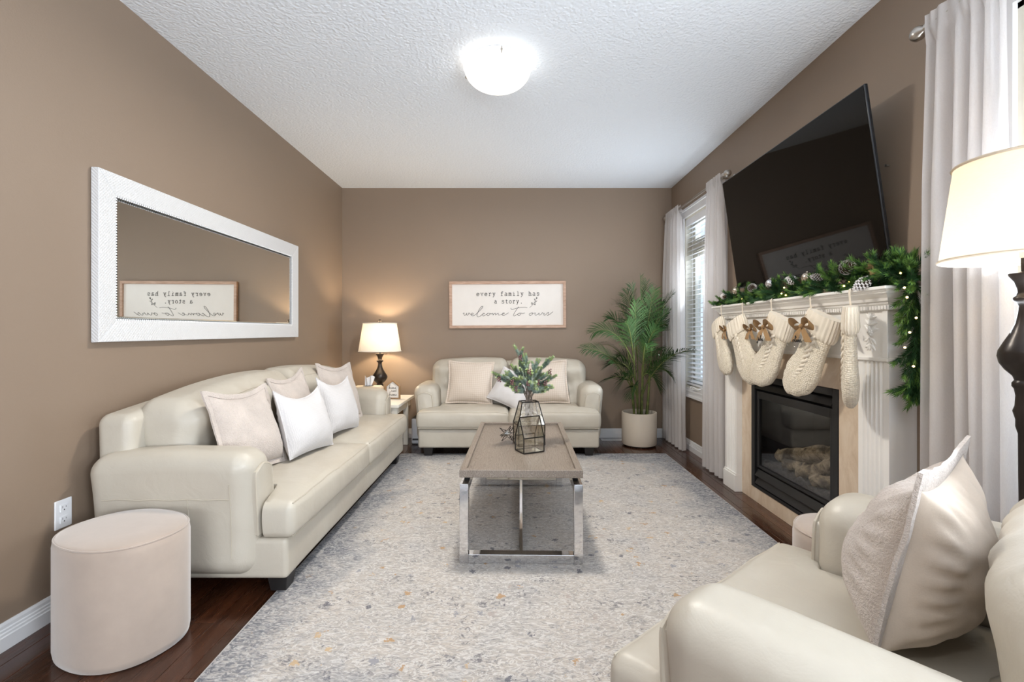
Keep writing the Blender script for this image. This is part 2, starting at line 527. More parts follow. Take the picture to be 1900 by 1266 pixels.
# ---------------------------------------------------------------- geometry helpers
class MB:
    """collects vertices and faces; build() links them as one mesh object"""

    def __init__(self):
        self.v, self.f, self.mi = [], [], []

    def add(self, verts, faces, mi=0):
        o = len(self.v)
        self.v += [tuple(p) for p in verts]
        self.f += [tuple(i + o for i in q) for q in faces]
        self.mi += [mi] * len(faces)
        return self

    def box(self, lo, hi, mi=0):
        (a, b, c), (d, e, f) = lo, hi
        vs = [(a, b, c), (d, b, c), (d, e, c), (a, e, c), (a, b, f), (d, b, f), (d, e, f), (a, e, f)]
        return self.add(vs, [(0, 3, 2, 1), (4, 5, 6, 7), (0, 1, 5, 4), (1, 2, 6, 5), (2, 3, 7, 6), (3, 0, 4, 7)], mi)

    def hexa(self, vs, mi=0):
        return self.add(vs, [(0, 3, 2, 1), (4, 5, 6, 7), (0, 1, 5, 4), (1, 2, 6, 5), (2, 3, 7, 6), (3, 0, 4, 7)], mi)

    def tube(self, pts, r, n=8, cap=True, mi=0, closed=False, flat=None):
        pts = [Vector(p) for p in pts]
        k = len(pts)
        rr = r if isinstance(r, (list, tuple)) else [r] * k
        up = Vector((0, 0, 1))
        vs, fs = [], []
        prev = None
        for i, p in enumerate(pts):
            if closed:
                t = pts[(i + 1) % k] - pts[i - 1]
            else:
                t = pts[min(i + 1, k - 1)] - pts[max(i - 1, 0)]
            if t.length < 1e-9:
                t = Vector((0, 0, 1))
            t.normalize()
            if prev is None:
                a = t.cross(up)
                if a.length < 1e-3:
                    a = t.cross(Vector((1, 0, 0)))
            else:
                a = prev - t * prev.dot(t)
                if a.length < 1e-6:
                    a = t.cross(up)
            a.normalize()
            b = t.cross(a)
            prev = a
            for j in range(n):
                w = 2 * PI * j / n
                vs.append(p + a * math.cos(w) * rr[i] + b * math.sin(w) * rr[i])
        m = k if closed else k - 1
        for i in range(m):
            i2 = (i + 1) % k
            for j in range(n):
                fs.append((i * n + j, i * n + (j + 1) % n, i2 * n + (j + 1) % n, i2 * n + j))
        if cap and not closed:
            fs.append(tuple(range(n))[::-1])
            fs.append(tuple((k - 1) * n + j for j in range(n)))
        return self.add(vs, fs, mi)

    def lathe(self, prof, n=32, c=(0, 0, 0), mi=0, cap=True):
        vs, fs = [], []
        for r, z in prof:
            for j in range(n):
                w = 2 * PI * j / n
                vs.append((c[0] + r * math.cos(w), c[1] + r * math.sin(w), c[2] + z))
        for i in range(len(prof) - 1):
            for j in range(n):
                fs.append((i * n + j, i * n + (j + 1) % n, (i + 1) * n + (j + 1) % n, (i + 1) * n + j))
        if cap:
            fs.append(tuple(range(n))[::-1])
            fs.append(tuple((len(prof) - 1) * n + j for j in range(n)))
        return self.add(vs, fs, mi)

    def sphere(self, c, r, n=10, mi=0, sz=1.0):
        m = max(4, n // 2 + 1)
        prof = [(max(1e-4, r * math.sin(PI * i / m)), -r * sz * math.cos(PI * i / m)) for i in range(m + 1)]
        return self.lathe(prof, n, c, mi)

    def prism(self, prof, path, mi=0, cap=True):
        """sweep a closed 2d profile (list of rows of 3d points already placed)"""
        k = len(prof)
        vs = [p for row in path for p in row]
        fs = []
        for i in range(len(path) - 1):
            for j in range(k):
                fs.append((i * k + j, i * k + (j + 1) % k, (i + 1) * k + (j + 1) % k, (i + 1) * k + j))
        if cap:
            fs.append(tuple(range(k))[::-1])
            fs.append(tuple((len(path) - 1) * k + j for j in range(k)))
        return self.add(vs, fs, mi)

    def mesh(self, name, mats, bevel=0.0, smooth=35, recalc=True, seg=2):
        me = bpy.data.meshes.new(name)
        me.from_pydata(self.v, [], self.f)
        mats = mats if isinstance(mats, (list, tuple)) else [mats]
        for m in mats:
            me.materials.append(MATS[m])
        me.polygons.foreach_set('material_index', self.mi)
        if recalc or bevel:
            bm = bmesh.new()
            bm.from_mesh(me)
            if recalc:
                bmesh.ops.recalc_face_normals(bm, faces=bm.faces)
            if bevel:
                es = [e for e in bm.edges if len(e.link_faces) == 2 and e.calc_face_angle(0) > R(35)]
                bmesh.ops.bevel(bm, geom=es, offset=bevel, segments=seg, profile=0.5, affect='EDGES', clamp_overlap=True)
            bm.to_mesh(me)
            bm.free()
        if smooth:
            me.polygons.foreach_set('use_smooth', [True] * len(me.polygons))
            me.set_sharp_from_angle(angle=R(smooth))
        me.update()
        return me

    def build(self, name, mats, parent=None, bevel=0.0, smooth=35, recalc=True, loc=None, seg=2):
        return link(name, self.mesh(name, mats, bevel, smooth, recalc, seg), parent, loc)


def link(name, data, parent=None, loc=None, rot=None):
    o = bpy.data.objects.new(name, data)
    COL.objects.link(o)
    if parent is not None:
        o.parent = parent
    if loc is not None:
        o.location = loc
    if rot is not None:
        o.rotation_euler = rot
    return o


def tag(o, label=None, cat=None, group=None, kind=None):
    if label:
        o['label'] = label
    if cat:
        o['category'] = cat
    if group:
        o['group'] = group
    if kind:
        o['kind'] = kind
    return o


def thing(name, label, cat, loc=(0, 0, 0), rotz=0.0, group=None):
    o = link(name, None, None, loc, (0, 0, rotz))
    o.empty_display_size = 0.1
    return tag(o, label, cat, group)


def cuts(h, r, k, m):
    """grid positions along one axis: dense in the rounded ends"""
    out = []
    for i in range(k):
        out.append(-h + r * (1 - math.tan(PI / 4 * (1 - i / k))) if r else -h)
    inner = h - r
    for i in range(m + 1):
        out.append(-inner + 2 * inner * i / m)
    out2 = [-x for x in out[:k]][::-1]
    return out + out2


def soft_box(lo, hi, r, m=(8, 8, 4), k=4, deform=None):
    """a rounded box as a grid; deform(p, n) moves each vertex (n: position in -1..1 on each axis)"""
    lo, hi = Vector(lo), Vector(hi)
    c = (lo + hi) / 2
    h = (hi - lo) / 2
    r = min(r, min(h) * 0.98)
    ax = [cuts(h[i], r, k, m[i]) for i in range(3)]
    n = [len(a) for a in ax]
    idx, vs, fs = {}, [], []

    def vert(i, j, l):
        key = (i, j, l)
        if key in idx:
            return idx[key]
        q = Vector((ax[0][i], ax[1][j], ax[2][l]))
        inner = Vector([max(-(h[t] - r), min(h[t] - r, q[t])) for t in range(3)])
        d = q - inner
        p = inner + d.normalized() * r if d.length > 1e-9 else q
        nn = Vector((p.x / h.x, p.y / h.y, p.z / h.z))
        w = c + p
        if deform:
            w = deform(w, nn)
        idx[key] = len(vs)
        vs.append(tuple(w))
        return idx[key]

    for a, b, d in ((0, 1, 2), (1, 2, 0), (2, 0, 1)):
        for end in (0, n[d] - 1):
            for i in range(n[a] - 1):
                for j in range(n[b] - 1):
                    q = []
                    for ii, jj in ((i, j), (i + 1, j), (i + 1, j + 1), (i, j + 1)):
                        key = [0, 0, 0]
                        key[a], key[b], key[d] = ii, jj, end
                        q.append(vert(*key))
                    fs.append(tuple(q if end else q[::-1]))
    return vs, fs


def nz(p, s, off=0.0):
    return noise.noise(Vector((p[0] * s + off, p[1] * s + off * 0.7, p[2] * s - off)))


def spline(pts, sub=6):
    """Catmull-Rom through the points"""
    P = [Vector(p) for p in pts]
    if len(P) < 3:
        return P
    out = []
    for i in range(len(P) - 1):
        p0, p1, p2, p3 = P[max(i - 1, 0)], P[i], P[i + 1], P[min(i + 2, len(P) - 1)]
        for s in range(sub):
            t = s / sub
            out.append(0.5 * ((2 * p1) + (-p0 + p2) * t + (2 * p0 - 5 * p1 + 4 * p2 - p3) * t * t + (-p0 + 3 * p1 - 3 * p2 + p3) * t ** 3))
    out.append(P[-1])
    return out


def struct(name, mb, mats, label, cat, bevel=0.0, parent=None, smooth=0):
    o = mb.build(name, mats, parent, bevel=bevel, smooth=smooth)
    return tag(o, label, cat, kind='structure')


# ---------------------------------------------------------------- the room
T = 0.15
YP = 0.55
fl = struct('floor', MB().box((XL - T, YF - T, -0.12), (XR + T, YB + T, -0.014)).box((XL - T, YF - T, -0.014), (XR + T, YP, -0.0005)), 'floor_wood', 'dark reddish-brown hardwood plank floor', 'floor')
PW_ = 0.0829
lens = [0.9, 1.2, 1.45, 1.8]
pmesh = {}


def plank_mesh(L):
    if L not in pmesh:
        pmesh[L] = MB().box((0.0004, 0.0004, -0.014), (PW_ - 0.0004, L - 0.0004, 0)).mesh('plank', 'floor_wood', bevel=0.0012, smooth=0, seg=1)
    return pmesh[L]


rows = int(round((XR - XL) / PW_))
rs = random.Random(3)
for i in range(rows):
    y = YP
    first = True
    while y < YB - 1e-4:
        L = rs.choice(lens) if not first else rs.choice([0.4, 0.7, 1.0, 1.3])
        first = False
        if YB - y - L < 0.25:
            L = round(YB - y, 4)
        link('plank', plank_mesh(L), fl, (XL + i * PW_, y, 0))
        y += L

struct('ceiling', MB().box((XL - T, YF - T, ZC), (XR + T, YB + T, ZC + 0.12)), 'ceiling_stipple', 'white stippled ceiling of the living room', 'ceiling')
struct('wall_left', MB().box((XL - T, YF - T, 0), (XL, YB + T, ZC)), 'wall_paint', 'taupe painted wall behind the long sofa and mirror', 'wall')
struct('wall_back', MB().box((XL, YB, 0), (XR, YB + T, ZC)), 'wall_paint', 'taupe painted end wall behind the loveseat', 'wall')

# window openings (y0, y1), sill and head heights, firebox opening
WIN = [(3.84, 4.68), (0.76, 1.60), (-1.50, -0.30)]
WZ0, WZ1 = 0.60, 2.27
FB = (2.36, 3.217, 0.095, 0.855)
w = MB()


def wall_cells(mb, holes, y0, y1, z0, z1, x0, x1):
    ys = sorted({y0, y1} | {h[0] for h in holes} | {h[1] for h in holes})
    zs = sorted({z0, z1} | {h[2] for h in holes} | {h[3] for h in holes})
    for a, b in zip(ys, ys[1:]):
        run = None
        for c, d in zip(zs, zs[1:]):
            mid = ((a + b) / 2, (c + d) / 2)
            if any(h[0] < mid[0] < h[1] and h[2] < mid[1] < h[3] for h in holes):
                continue
            mb.box((x0, a, c), (x1, b, d))


wall_cells(w, [(a, b, WZ0, WZ1) for a, b in WIN] + [FB], YF - T, YB + T, 0, ZC, XR, XR + T)
struct('wall_right', w, 'wall_paint', 'taupe painted wall with the fireplace and two windows', 'wall')
# unseen wall behind the camera; its patio doors are added for the fill light
w = MB()
w.box((XL, YF - T, 0), (-1.65, YF, ZC)).box((1.55, YF - T, 0), (XR, YF, ZC)).box((-1.65, YF - T, 2.2), (1.55, YF, ZC))
struct('wall_rear', w, 'wall_paint', 'taupe painted wall behind the camera with the added doors', 'wall')
d = tag(link('added_door_1', None), 'added white framed sliding glass doors for the rear fill light', 'door', kind='structure')
for i in range(2):
    a, b = (-1.65, -0.02) if i == 0 else (-0.08, 1.55)
    yy = YF - 0.06 - 0.04 * i
    f = MB().box((a, yy - 0.03, 0.02), (a + 0.07, yy, 2.2)).box((b - 0.07, yy - 0.03, 0.02), (b, yy, 2.2))
    f.box((a, yy - 0.03, 0.02), (b, yy, 0.1)).box((a, yy - 0.03, 2.12), (b, yy, 2.2))
    s = f.build('sash', 'trim_white', d)
    MB().box((a + 0.06, yy - 0.018, 0.09), (b - 0.06, yy - 0.014, 2.13)).build('pane', 'window_glass', s)


# baseboards: one moulded profile
def base_profile(h=0.098, t=0.016):
    return [(0, 0), (t, 0), (t, h * 0.50), (t * 0.8, h * 0.54), (t * 0.8, h * 0.62), (t * 0.62, h * 0.66), (t * 0.62, h * 0.74),
            (t * 0.45, h * 0.78), (t * 0.45, h * 0.90), (t * 0.25, h), (0, h)]


def baseboard(name, a, b, nrm, label):
    a, b, nrm = Vector(a), Vector(b), Vector(nrm)
    pr = base_profile()
    rows_ = [[p + nrm * x + Vector((0, 0, z)) for x, z in pr] for p in (a, b)]
    struct(name, MB().prism(pr, rows_), 'trim_white', label, 'baseboard')


baseboard('baseboard_left', (XL, YF, 0), (XL, YB, 0), (1, 0, 0), 'white moulded baseboard along the sofa wall')
baseboard('baseboard_back', (XL, YB, 0), (XR, YB, 0), (0, -1, 0), 'white moulded baseboard behind loveseat and potted palm')
baseboard('baseboard_right', (XR, 3.545, 0), (XR, YB, 0), (-1, 0, 0), 'white moulded baseboard under the window with the palm')
baseboard('baseboard_right', (XR, YF, 0), (XR, 1.983, 0), (-1, 0, 0), 'white moulded baseboard under the window by the armchair')


# windows
def make_window(name, y0, y1, label):
    root = tag(link(name, None), label, 'window', kind='structure')
    x0, x1 = XR - 0.018, XR
    c = 0.085
    cs = MB()
    # mitred moulded casing on the wall face, with a raised outer bead
    for lo, hi in (((x0, y0 - c, WZ0 - c), (x1, y0, WZ1 + c)), ((x0, y1, WZ0 - c), (x1, y1 + c, WZ1 + c)),
                   ((x0, y0, WZ1), (x1, y1, WZ1 + c)), ((x0, y0, WZ0 - c), (x1, y1, WZ0))):
        cs.box(lo, hi)
    for lo, hi in (((x0 - 0.01, y0 - c, WZ0 - c), (x0, y0 - c + 0.022, WZ1 + c)), ((x0 - 0.01, y1 + c - 0.022, WZ0 - c), (x0, y1 + c, WZ1 + c)),
                   ((x0 - 0.01, y0 - c, WZ1 + c - 0.022), (x0, y1 + c, WZ1 + c)), ((x0 - 0.01, y0 - c, WZ0 - c), (x0, y1 + c, WZ0 - c + 0.022)),
                   ((x0 - 0.005, y0 - 0.035, WZ0 - 0.035), (x0, y1 + 0.035, WZ0 - 0.022))):
        cs.box(lo, hi)
    cs.build('casing', 'trim_white', root, smooth=0)
    jb = MB()
    t = 0.02
    jb.box((XR, y0, WZ0), (XR + T, y0 + t, WZ1)).box((XR, y1 - t, WZ0), (XR + T, y1, WZ1))
    jb.box((XR, y0, WZ1 - t), (XR + T, y1, WZ1)).box((XR, y0, WZ0), (XR + T, y1, WZ0 + t))
    jb.build('jamb', 'vinyl_cream', root, smooth=0)
    zt = 1.93
    fr = MB()
    xa, xb = XR + 0.075, XR + 0.125
    for za, zb in ((WZ0 + t, zt), (zt + 0.05, WZ1 - t)):
        s = 0.055
        fr.box((xa, y0 + t, za), (xb, y0 + t + s, zb)).box((xa, y1 - t - s, za), (xb, y1 - t, zb))
        fr.box((xa, y0 + t + s, za), (xb, y1 - t - s, za + s)).box((xa, y0 + t + s, zb - s), (xb, y1 - t - s, zb))
    sash = fr.build('sash', 'vinyl_cream', root, smooth=0)
    MB().box((XR + 0.06, y0 + t, zt), (XR + 0.13, y1 - t, zt + 0.05)).build('transom_bar', 'vinyl_cream', root, smooth=0)
    for za, zb in ((WZ0 + t + 0.05, zt - 0.05), (zt + 0.1, WZ1 - t - 0.05)):
        MB().box((XR + 0.098, y0 + t + 0.05, za), (XR + 0.102, y1 - t - 0.05, zb)).build('pane', 'window_glass', sash, smooth=0)
    ym = (y0 + y1) / 2
    cr = MB().box((XR - 0.012, ym - 0.045, WZ0 - 0.012), (XR + 0.03, ym + 0.045, WZ0 + 0.028))
    cr.tube(spline([(XR - 0.012, ym, WZ0 + 0.015), (XR - 0.04, ym + 0.03, WZ0 + 0.02), (XR - 0.05, ym + 0.08, WZ0 + 0.03),
                    (XR - 0.045, ym + 0.13, WZ0 + 0.022)]), 0.006, 8)
    cr.sphere((XR - 0.045, ym + 0.14, WZ0 + 0.02), 0.011)
    cr.build('crank_handle', 'plastic_white', root)
    return root


def make_blind(y0, y1, label):
    root = thing('window_blind', label, 'blind', (XR + 0.036, (y0 + y1) / 2, WZ0), 0, 'slatted window blinds')
    hw = (y1 - y0) / 2 - 0.026
    H = WZ1 - WZ0
    MB().box((-0.026, -hw, H - 0.065), (0.026, hw, H - 0.021)).build('headrail', 'blind_white', root, smooth=0)
    MB().box((-0.033, -hw - 0.004, H - 0.085), (-0.028, hw + 0.004, H - 0.021)).build('valance', 'blind_white', root, smooth=0)
    sl = MB()
    sect = [(-0.025, -0.0015), (0, 0.0005), (0.025, -0.0015), (0.025, 0.0012), (0, 0.0032), (-0.025, 0.0012)]
    sl.prism(sect, [[Vector((x, s * hw, z)) for x, z in sect] for s in (-1, 1)])
    me = sl.mesh('slat', 'blind_white', smooth=0)
    n = 35
    z0, z1 = 0.065, H - 0.11
    for i in range(n):
        link('slat', me, root, (0, 0, z0 + (z1 - z0) * i / (n - 1)), (0, R(-14), 0))
    MB().box((-0.026, -hw, 0.028), (0.026, hw, 0.046)).build('bottom_rail', 'blind_white', root, smooth=0)
    for s in (-0.62, 0, 0.62):
        c = MB()
        for xx in (-0.027, 0.027):
            c.tube([(xx, s * hw, 0.046), (xx, s * hw, H - 0.065)], 0.0012, 5)
        c.build('ladder_cord', 'blind_white', root)
    MB().tube([(-0.036, -hw * 0.86, H - 0.09), (-0.036, -hw * 0.86, H * 0.42)], 0.004, 6).build('tilt_wand', 'plastic_white', root)
    return root


make_window('window_1', *WIN[0], 'white cased casement window behind the potted palm')
make_window('window_2', *WIN[1], 'white cased casement window behind the floor lamp')
make_window('added_window_3', *WIN[2], 'added white cased window behind the camera for fill light')  # unseen window, added to carry fill onto the left wall and ceiling
make_blind(*WIN[0], 'white slatted blind in the window behind the potted palm')
make_blind(*WIN[1], 'white slatted blind in the window behind the floor lamp')


# curtains
def make_rod(y0, y1, label):
    x, z = 1.632, 2.345
    root = thing('curtain_rod', label, 'curtain rod', (x, (y0 + y1) / 2, z), 0, 'curtain rods over the windows')
    L = (y1 - y0) / 2 - 0.04
    MB().tube([(0, -L, 0), (0, L, 0)], 0.010, 12).build('rod', 'nickel', root)
    for s in (-1, 1):
        f = MB()
        f.lathe([(0.010, 0), (0.017, 0.004), (0.017, 0.012), (0.011, 0.016), (0.013, 0.022), (0.024, 0.034), (0.0285, 0.048), (0.026, 0.064), (0.016, 0.076), (0.001, 0.08)], 20)
        o = f.build('finial', 'nickel', root, loc=(0, s * (L - 0.002), 0))
        o.rotation_euler = (R(-90 * s), 0, 0)
        b = MB().tube([(0, s * (L - 0.03), -0.012), (0.06, s * (L - 0.03), -0.012), (0.093, s * (L - 0.03), -0.012)], 0.006, 8)
        b.box((0.086, s * (L - 0.03) - 0.012, -0.04), (0.0935, s * (L - 0.03) + 0.012, 0.02))
        b.build('bracket', 'nickel', root)


make_rod(3.56, 4.965, 'nickel curtain rod with ball ends over the window by the palm')
make_rod(0.47, 1.875, 'nickel curtain rod with ball ends over the window by the floor lamp')


def make_curtain(top, bot, label, nf, seed, xb=1.632):
    rr = random.Random(seed)
    ph = [rr.uniform(0, 6.3) for _ in range(4)]
    nu, nv = nf * 14, 40
    zt, zb = 2.385, 0.012

    def pt(u, v):
        z = zt + (zb - zt) * v
        e = min(1, max(0, v * 1.0)) ** 0.7
        y0 = top[0] + (bot[0] - top[0]) * e
        y1 = top[1] + (bot[1] - top[1]) * e
        y = y0 + (y1 - y0) * u
        amp = 0.012 + 0.020 * min(1, v * 3.5) + 0.006 * math.sin(3 * v + ph[3])
        a = 2 * PI * nf * (u + 0.045 * math.sin(2 * PI * u * 1.3 + ph[0]) + 0.03 * v * math.sin(5 * u + ph[1])) + ph[2]
        x = xb + amp * math.sin(a) + 0.004 * math.sin(2.3 * a + 4 * v)
        if v < 0.03:
            x = xb - 0.013 + 0.004 * math.sin(a * 1.7)
        y += 0.010 * math.cos(a) * min(1, v * 3)
        return Vector((x, y, z))
    root = thing('sheer_curtain', label, 'curtain', (xb, (top[0] + top[1]) / 2, 0), 0, 'sheer curtain panels')
    m = MB()
    off = Vector(root.location)
    vs, fs = [], []
    for i in range(nu + 1):
        for j in range(nv + 1):
            vs.append(pt(i / nu, j / nv) - off)
    for i in range(nu):
        for j in range(nv):
            a = i * (nv + 1) + j
            fs.append((a, a + nv + 1, a + nv + 2, a + 1))
    m.add(vs, fs)
    m.build('cloth', 'sheer_curtain', root, smooth=180, recalc=False)
    # hem band at the foot and rod pocket at the head
    for nm, va, vb in (('hem', 0.955, 1.0), ('rod_pocket', 0.0, 0.030)):
        h = MB()
        vs, fs = [], []
        for i in range(nu + 1):
            for j in range(3):
                p = pt(i / nu, va + (vb - va) * j / 2) - off
                p.x += 0.003 if nm == 'hem' else 0.026
                vs.append(p)
        for i in range(nu):
            for j in range(2):
                a = i * 3 + j
                fs.append((a, a + 3, a + 4, a + 1))
        h.add(vs, fs)
        h.build(nm, 'sheer_curtain', root, smooth=180, recalc=False)
    return root


make_curtain((4.56, 4.93), (4.44, 5.02), 'sheer pale curtain between the palm window and the room corner', 6, 1)
make_curtain((3.65, 3.91), (3.60, 3.97), 'sheer pale curtain between the palm window and the fireplace', 5, 2)
make_curtain((1.545, 1.835), (1.50, 1.845), 'sheer pale curtain behind the floor lamp, beside the fireplace', 5, 5)

# ---------------------------------------------------------------- rug
rug = thing('area_rug', 'large distressed cream and slate patterned area rug under the coffee table', 'rug', (0.20, 2.81, 0))
rb = MB()
vs, fs = soft_box((-1.23, -1.56, 0.0), (1.23, 1.56, 0.011), 0.004, (40, 50, 1), 2,
                  lambda p, n: Vector((p.x + 0.004 * nz(p, 3), p.y + 0.004 * nz(p, 3, 5), p.z + (0.0008 * nz(p, 9) if n.z > 0 else 0))))
rb.add(vs, fs)
rb.build('pile', 'rug_pile', rug, smooth=60, recalc=False)
pts = []
for (ax, ay), (bx, by) in (((-1.232, -1.562), (1.232, -1.562)), ((1.232, -1.562), (1.232, 1.562)), ((1.232, 1.562), (-1.232, 1.562)), ((-1.232, 1.562), (-1.232, -1.562))):
    for i in range(16):
        t = i / 16
        pts.append((ax + (bx - ax) * t, ay + (by - ay) * t, 0.005))
MB().tube(pts, 0.0045, 6, closed=True).build('binding', 'rug_binding', rug)


# ---------------------------------------------------------------- leather suite
def make_sofa(name, label, cat, W, D, loc, rotz, nseat, ztop_end, ztop_mid, seed, group=None, zs=0.42, fin=0.055, cin=0.125):
    root = thing(name, label, cat, loc, rotz, group)
    hw = W / 2
    aw = 0.215
    ia = hw - aw                       # inner face of the arms
    yf = -D                            # front of the seat cushions
    ya = -D + 0.155                    # front of the arms
    # plinth rail
    vs, fs = soft_box((-hw + 0.045, yf + 0.03, 0.088), (hw - 0.045, -0.06, 0.262), 0.022, (24, 8, 2), 3,
                      lambda p, n: Vector((p.x, p.y + 0.003 * nz(p, 5, seed), p.z)))
    MB().add(vs, fs).build('base', 'cream_leather', root, smooth=60)
    # arms: rounded top, flaring outward
    for s in (-1, 1):
        def arm_def(p, n, s=s):
            q = p.copy()
            fz = max(0, (p.z - 0.28) / 0.36)
            q.x += s * 0.035 * fz ** 1.5
            if n.z > 0:
                q.z -= 0.018 * max(0, n.y) ** 2 - 0.008 * (1 - n.y * n.y)
            q.x += 0.004 * nz(p, 6, seed + s)
            return q
        vs, fs = soft_box((s * hw - (aw if s > 0 else 0), ya, 0.105), (s * hw + (aw if s < 0 else 0), -0.02, 0.64), 0.082, (3, 12, 10), 6, arm_def)
        arm = MB().add(vs, fs).build('arm', 'cream_leather', root, smooth=75)
        # piped front panel of the arm
        cx = s * (hw - aw / 2)
        def fp(t_, dx=0.0, s=s, cx=cx):
            # arch outline from bottom outside over the top to the bottom inside
            h0, h1, ww, rr = 0.28, 0.575, 0.066 + dx, 0.055
            seq = [(-ww, h0), (-ww, h1 - rr), (-ww + rr * 0.3, h1 - rr * 0.3), (-ww + rr, h1), (ww - rr, h1), (ww - rr * 0.3, h1 - rr * 0.3), (ww, h1 - rr), (ww, h0)]
            return [Vector((cx + x + s * 0.035 * max(0, (z - 0.28) / 0.36) ** 1.5, t_, z)) for x, z in seq]
        ring = spline(fp(ya - 0.004), 4)
        MB().tube(ring, 0.0055, 6).build('piping', 'leather_seam', arm)
        back_ring = spline(fp(ya + 0.02), 4)
        front_ring = spline(fp(ya - 0.009, -0.008), 4)
        pn = MB()
        k = len(ring)
        pn.prism(ring, [back_ring, spline(fp(ya - 0.003), 4), front_ring])
        pn.build('front_panel', 'cream_leather', arm, smooth=50)
        # seam below the roll of the arm, on the outer side
        def side_pt(y, z, s=s):
            q = arm_def(Vector((s * hw, y, z)), Vector((s, 0, 0)))
            return q + Vector((s * 0.0006, 0, 0))
        MB().tube([side_pt(ya + 0.085 + (D - 0.34) * q / 24, 0.449 + 0.002 * math.sin(q)) for q in range(25)], 0.0028, 6).build('seam', 'leather_seam', arm)
        MB().tube([side_pt(-D * 0.52, 0.448 - 0.25 * q / 10) for q in range(11)], 0.0022, 6).build('seam', 'leather_seam', arm)
        MB().tube([side_pt(ya + 0.084, 0.515 - 0.315 * q / 12) for q in range(13)], 0.0022, 6).build('seam', 'leather_seam', arm)
    # back frame
    def bf_def(p, n):
        q = p.copy()
        q.y += 0.02 * (p.z - 0.4)
        if n.z > 0.2:
            q.z += (ztop_mid - ztop_end) * 0.8 * (1 - n.x * n.x)
        return q
    vs, fs = soft_box((-hw + fin, -0.17, 0.11), (hw - fin, -0.012, ztop_end - 0.015), 0.045, (20, 2, 8), 4, bf_def)
    MB().add(vs, fs).build('back_frame', 'cream_leather', root, smooth=75)
    # back cushions
    n = nseat
    x0, x1 = -hw + cin, hw - cin
    cw = (x1 - x0) / n
    for i in range(n):
        a, b = x0 + cw * i + 0.004, x0 + cw * (i + 1) - 0.004
        cxm = (a + b) / 2
        bx = cxm + (0.12 if n > 1 and i == 0 else -0.12 if n > 1 else 0) * 0
        def bc_def(p, nn, a=a, b=b, cxm=cxm, i=i):
            q = p.copy()
            gx = p.x / hw
            # camel back line
            if nn.z > -0.3:
                f = (nn.z + 0.3) / 1.3
                q.z += f * (ztop_mid - ztop_end) * (1 - gx * gx) * 1.05
                q.z += f * 0.014 * (1 - nn.x * nn.x)
            # rolled head, hollow lumbar, button dimple
            if nn.y < 0.2:
                front = min(1.0, (0.2 - nn.y) / 0.6)
                q.y -= front * (0.045 * math.exp(-((nn.z - 0.62) / 0.3) ** 2) + 0.030 * math.exp(-((nn.z + 0.75) / 0.35) ** 2)) * (1 - abs(nn.x) ** 6 * 0.6)
                dd = ((p.x - cxm) / 0.16) ** 2 + ((nn.z + 0.12) / 0.33) ** 2
                q.y += front * 0.060 * math.exp(-dd)
                ang = math.atan2(nn.z + 0.12, (p.x - cxm) / 0.3)
                q.y += front * 0.012 * math.sin(ang * 9 + seed + i) * math.exp(-dd * 0.35) * min(1, dd * 3)
                wr = nz((p.x * 1.2, p.y, p.z * 0.5), 17, seed + i)
                q.y += front * 0.011 * wr
            # lean back
            q.y += 0.13 * (p.z - 0.42)
            q.x += 0.004 * nz(p, 9, seed + i * 3)
            return q
        vs, fs = soft_box((a, -0.40, 0.36), (b, -0.135, ztop_end + 0.01), 0.088, (26, 3, 16), 6, bc_def)
        bc = MB().add(vs, fs).build('back_cushion', 'cream_leather', root, smooth=80)
        # stitched seam round the front face
        hx, hz = (b - a) / 2, (ztop_end + 0.01 - 0.36) / 2
        pts = []
        for t in range(49):
            u = -0.80 + 1.6 * t / 48
            nn = Vector((u, -0.86, 0.93))
            p = Vector((cxm + u * hx, -0.40 + 0.012, 0.36 + hz + 0.80 * hz))
            pts.append(bc_def(p, Vector((u, -0.93, 0.80))) + Vector((0, -0.001, 0)))
        if n > 1:
            MB().tube(pts, 0.0022, 5).build('seam', 'leather_seam', bc)
    # seat cushions, T-shaped round the arm fronts
    sx0, sx1 = -hw + 0.035, hw - 0.035
    cw = (sx1 - sx0) / n
    for i in range(n):
        a, b = sx0 + cw * i + 0.003, sx0 + cw * (i + 1) - 0.003
        cxm = (a + b) / 2
        first, last = i == 0, i == n - 1
        def sc_def(p, nn, i=i, first=first, last=last, cxm=cxm):
            q = p.copy()
            if p.y > ya - 0.002:
                if last and p.x > ia - 0.004:
                    q.x = ia - 0.004 + (p.x - ia) * 0.02
                if first and p.x < -ia + 0.004:
                    q.x = -ia + 0.004 + (p.x + ia) * 0.02
            if nn.z > -0.2:
                f = min(1, (nn.z + 0.2) / 0.8)
                q.z += f * 0.030 * (1 - nn.x ** 4) * (1 - min(1, abs(nn.y)) ** 4)
                q.z += f * 0.006 * nz((p.x * 0.6, p.y * 1.6, 0), 11, seed + i * 5)
                q.z += f * 0.006 * math.sin(p.x * 60 + 8 * nz(p, 5, seed)) * max(0, 1 - abs(nn.y)) * max(0, nz(p, 4, seed + 9))
            if nn.y < -0.5:
                q.y -= 0.014 * (1 - nn.z * nn.z) * (1 - abs(nn.x) ** 5)
                q.y += 0.003 * nz(p, 12, seed + i)
            if abs(nn.x) > 0.9 and p.y < ya:
                q.x += 0.008 * (1 - nn.z * nn.z) * (1 if nn.x > 0 else -1)
            return q
        vs, fs = soft_box((a, yf, 0.262), (b, -0.24, zs), 0.034, (24, 18, 4), 4, sc_def)
        sc = MB().add(vs, fs).build('seat_cushion', 'cream_leather', root, smooth=75)
        hx, hz = (b - a) / 2, (zs - 0.262) / 2
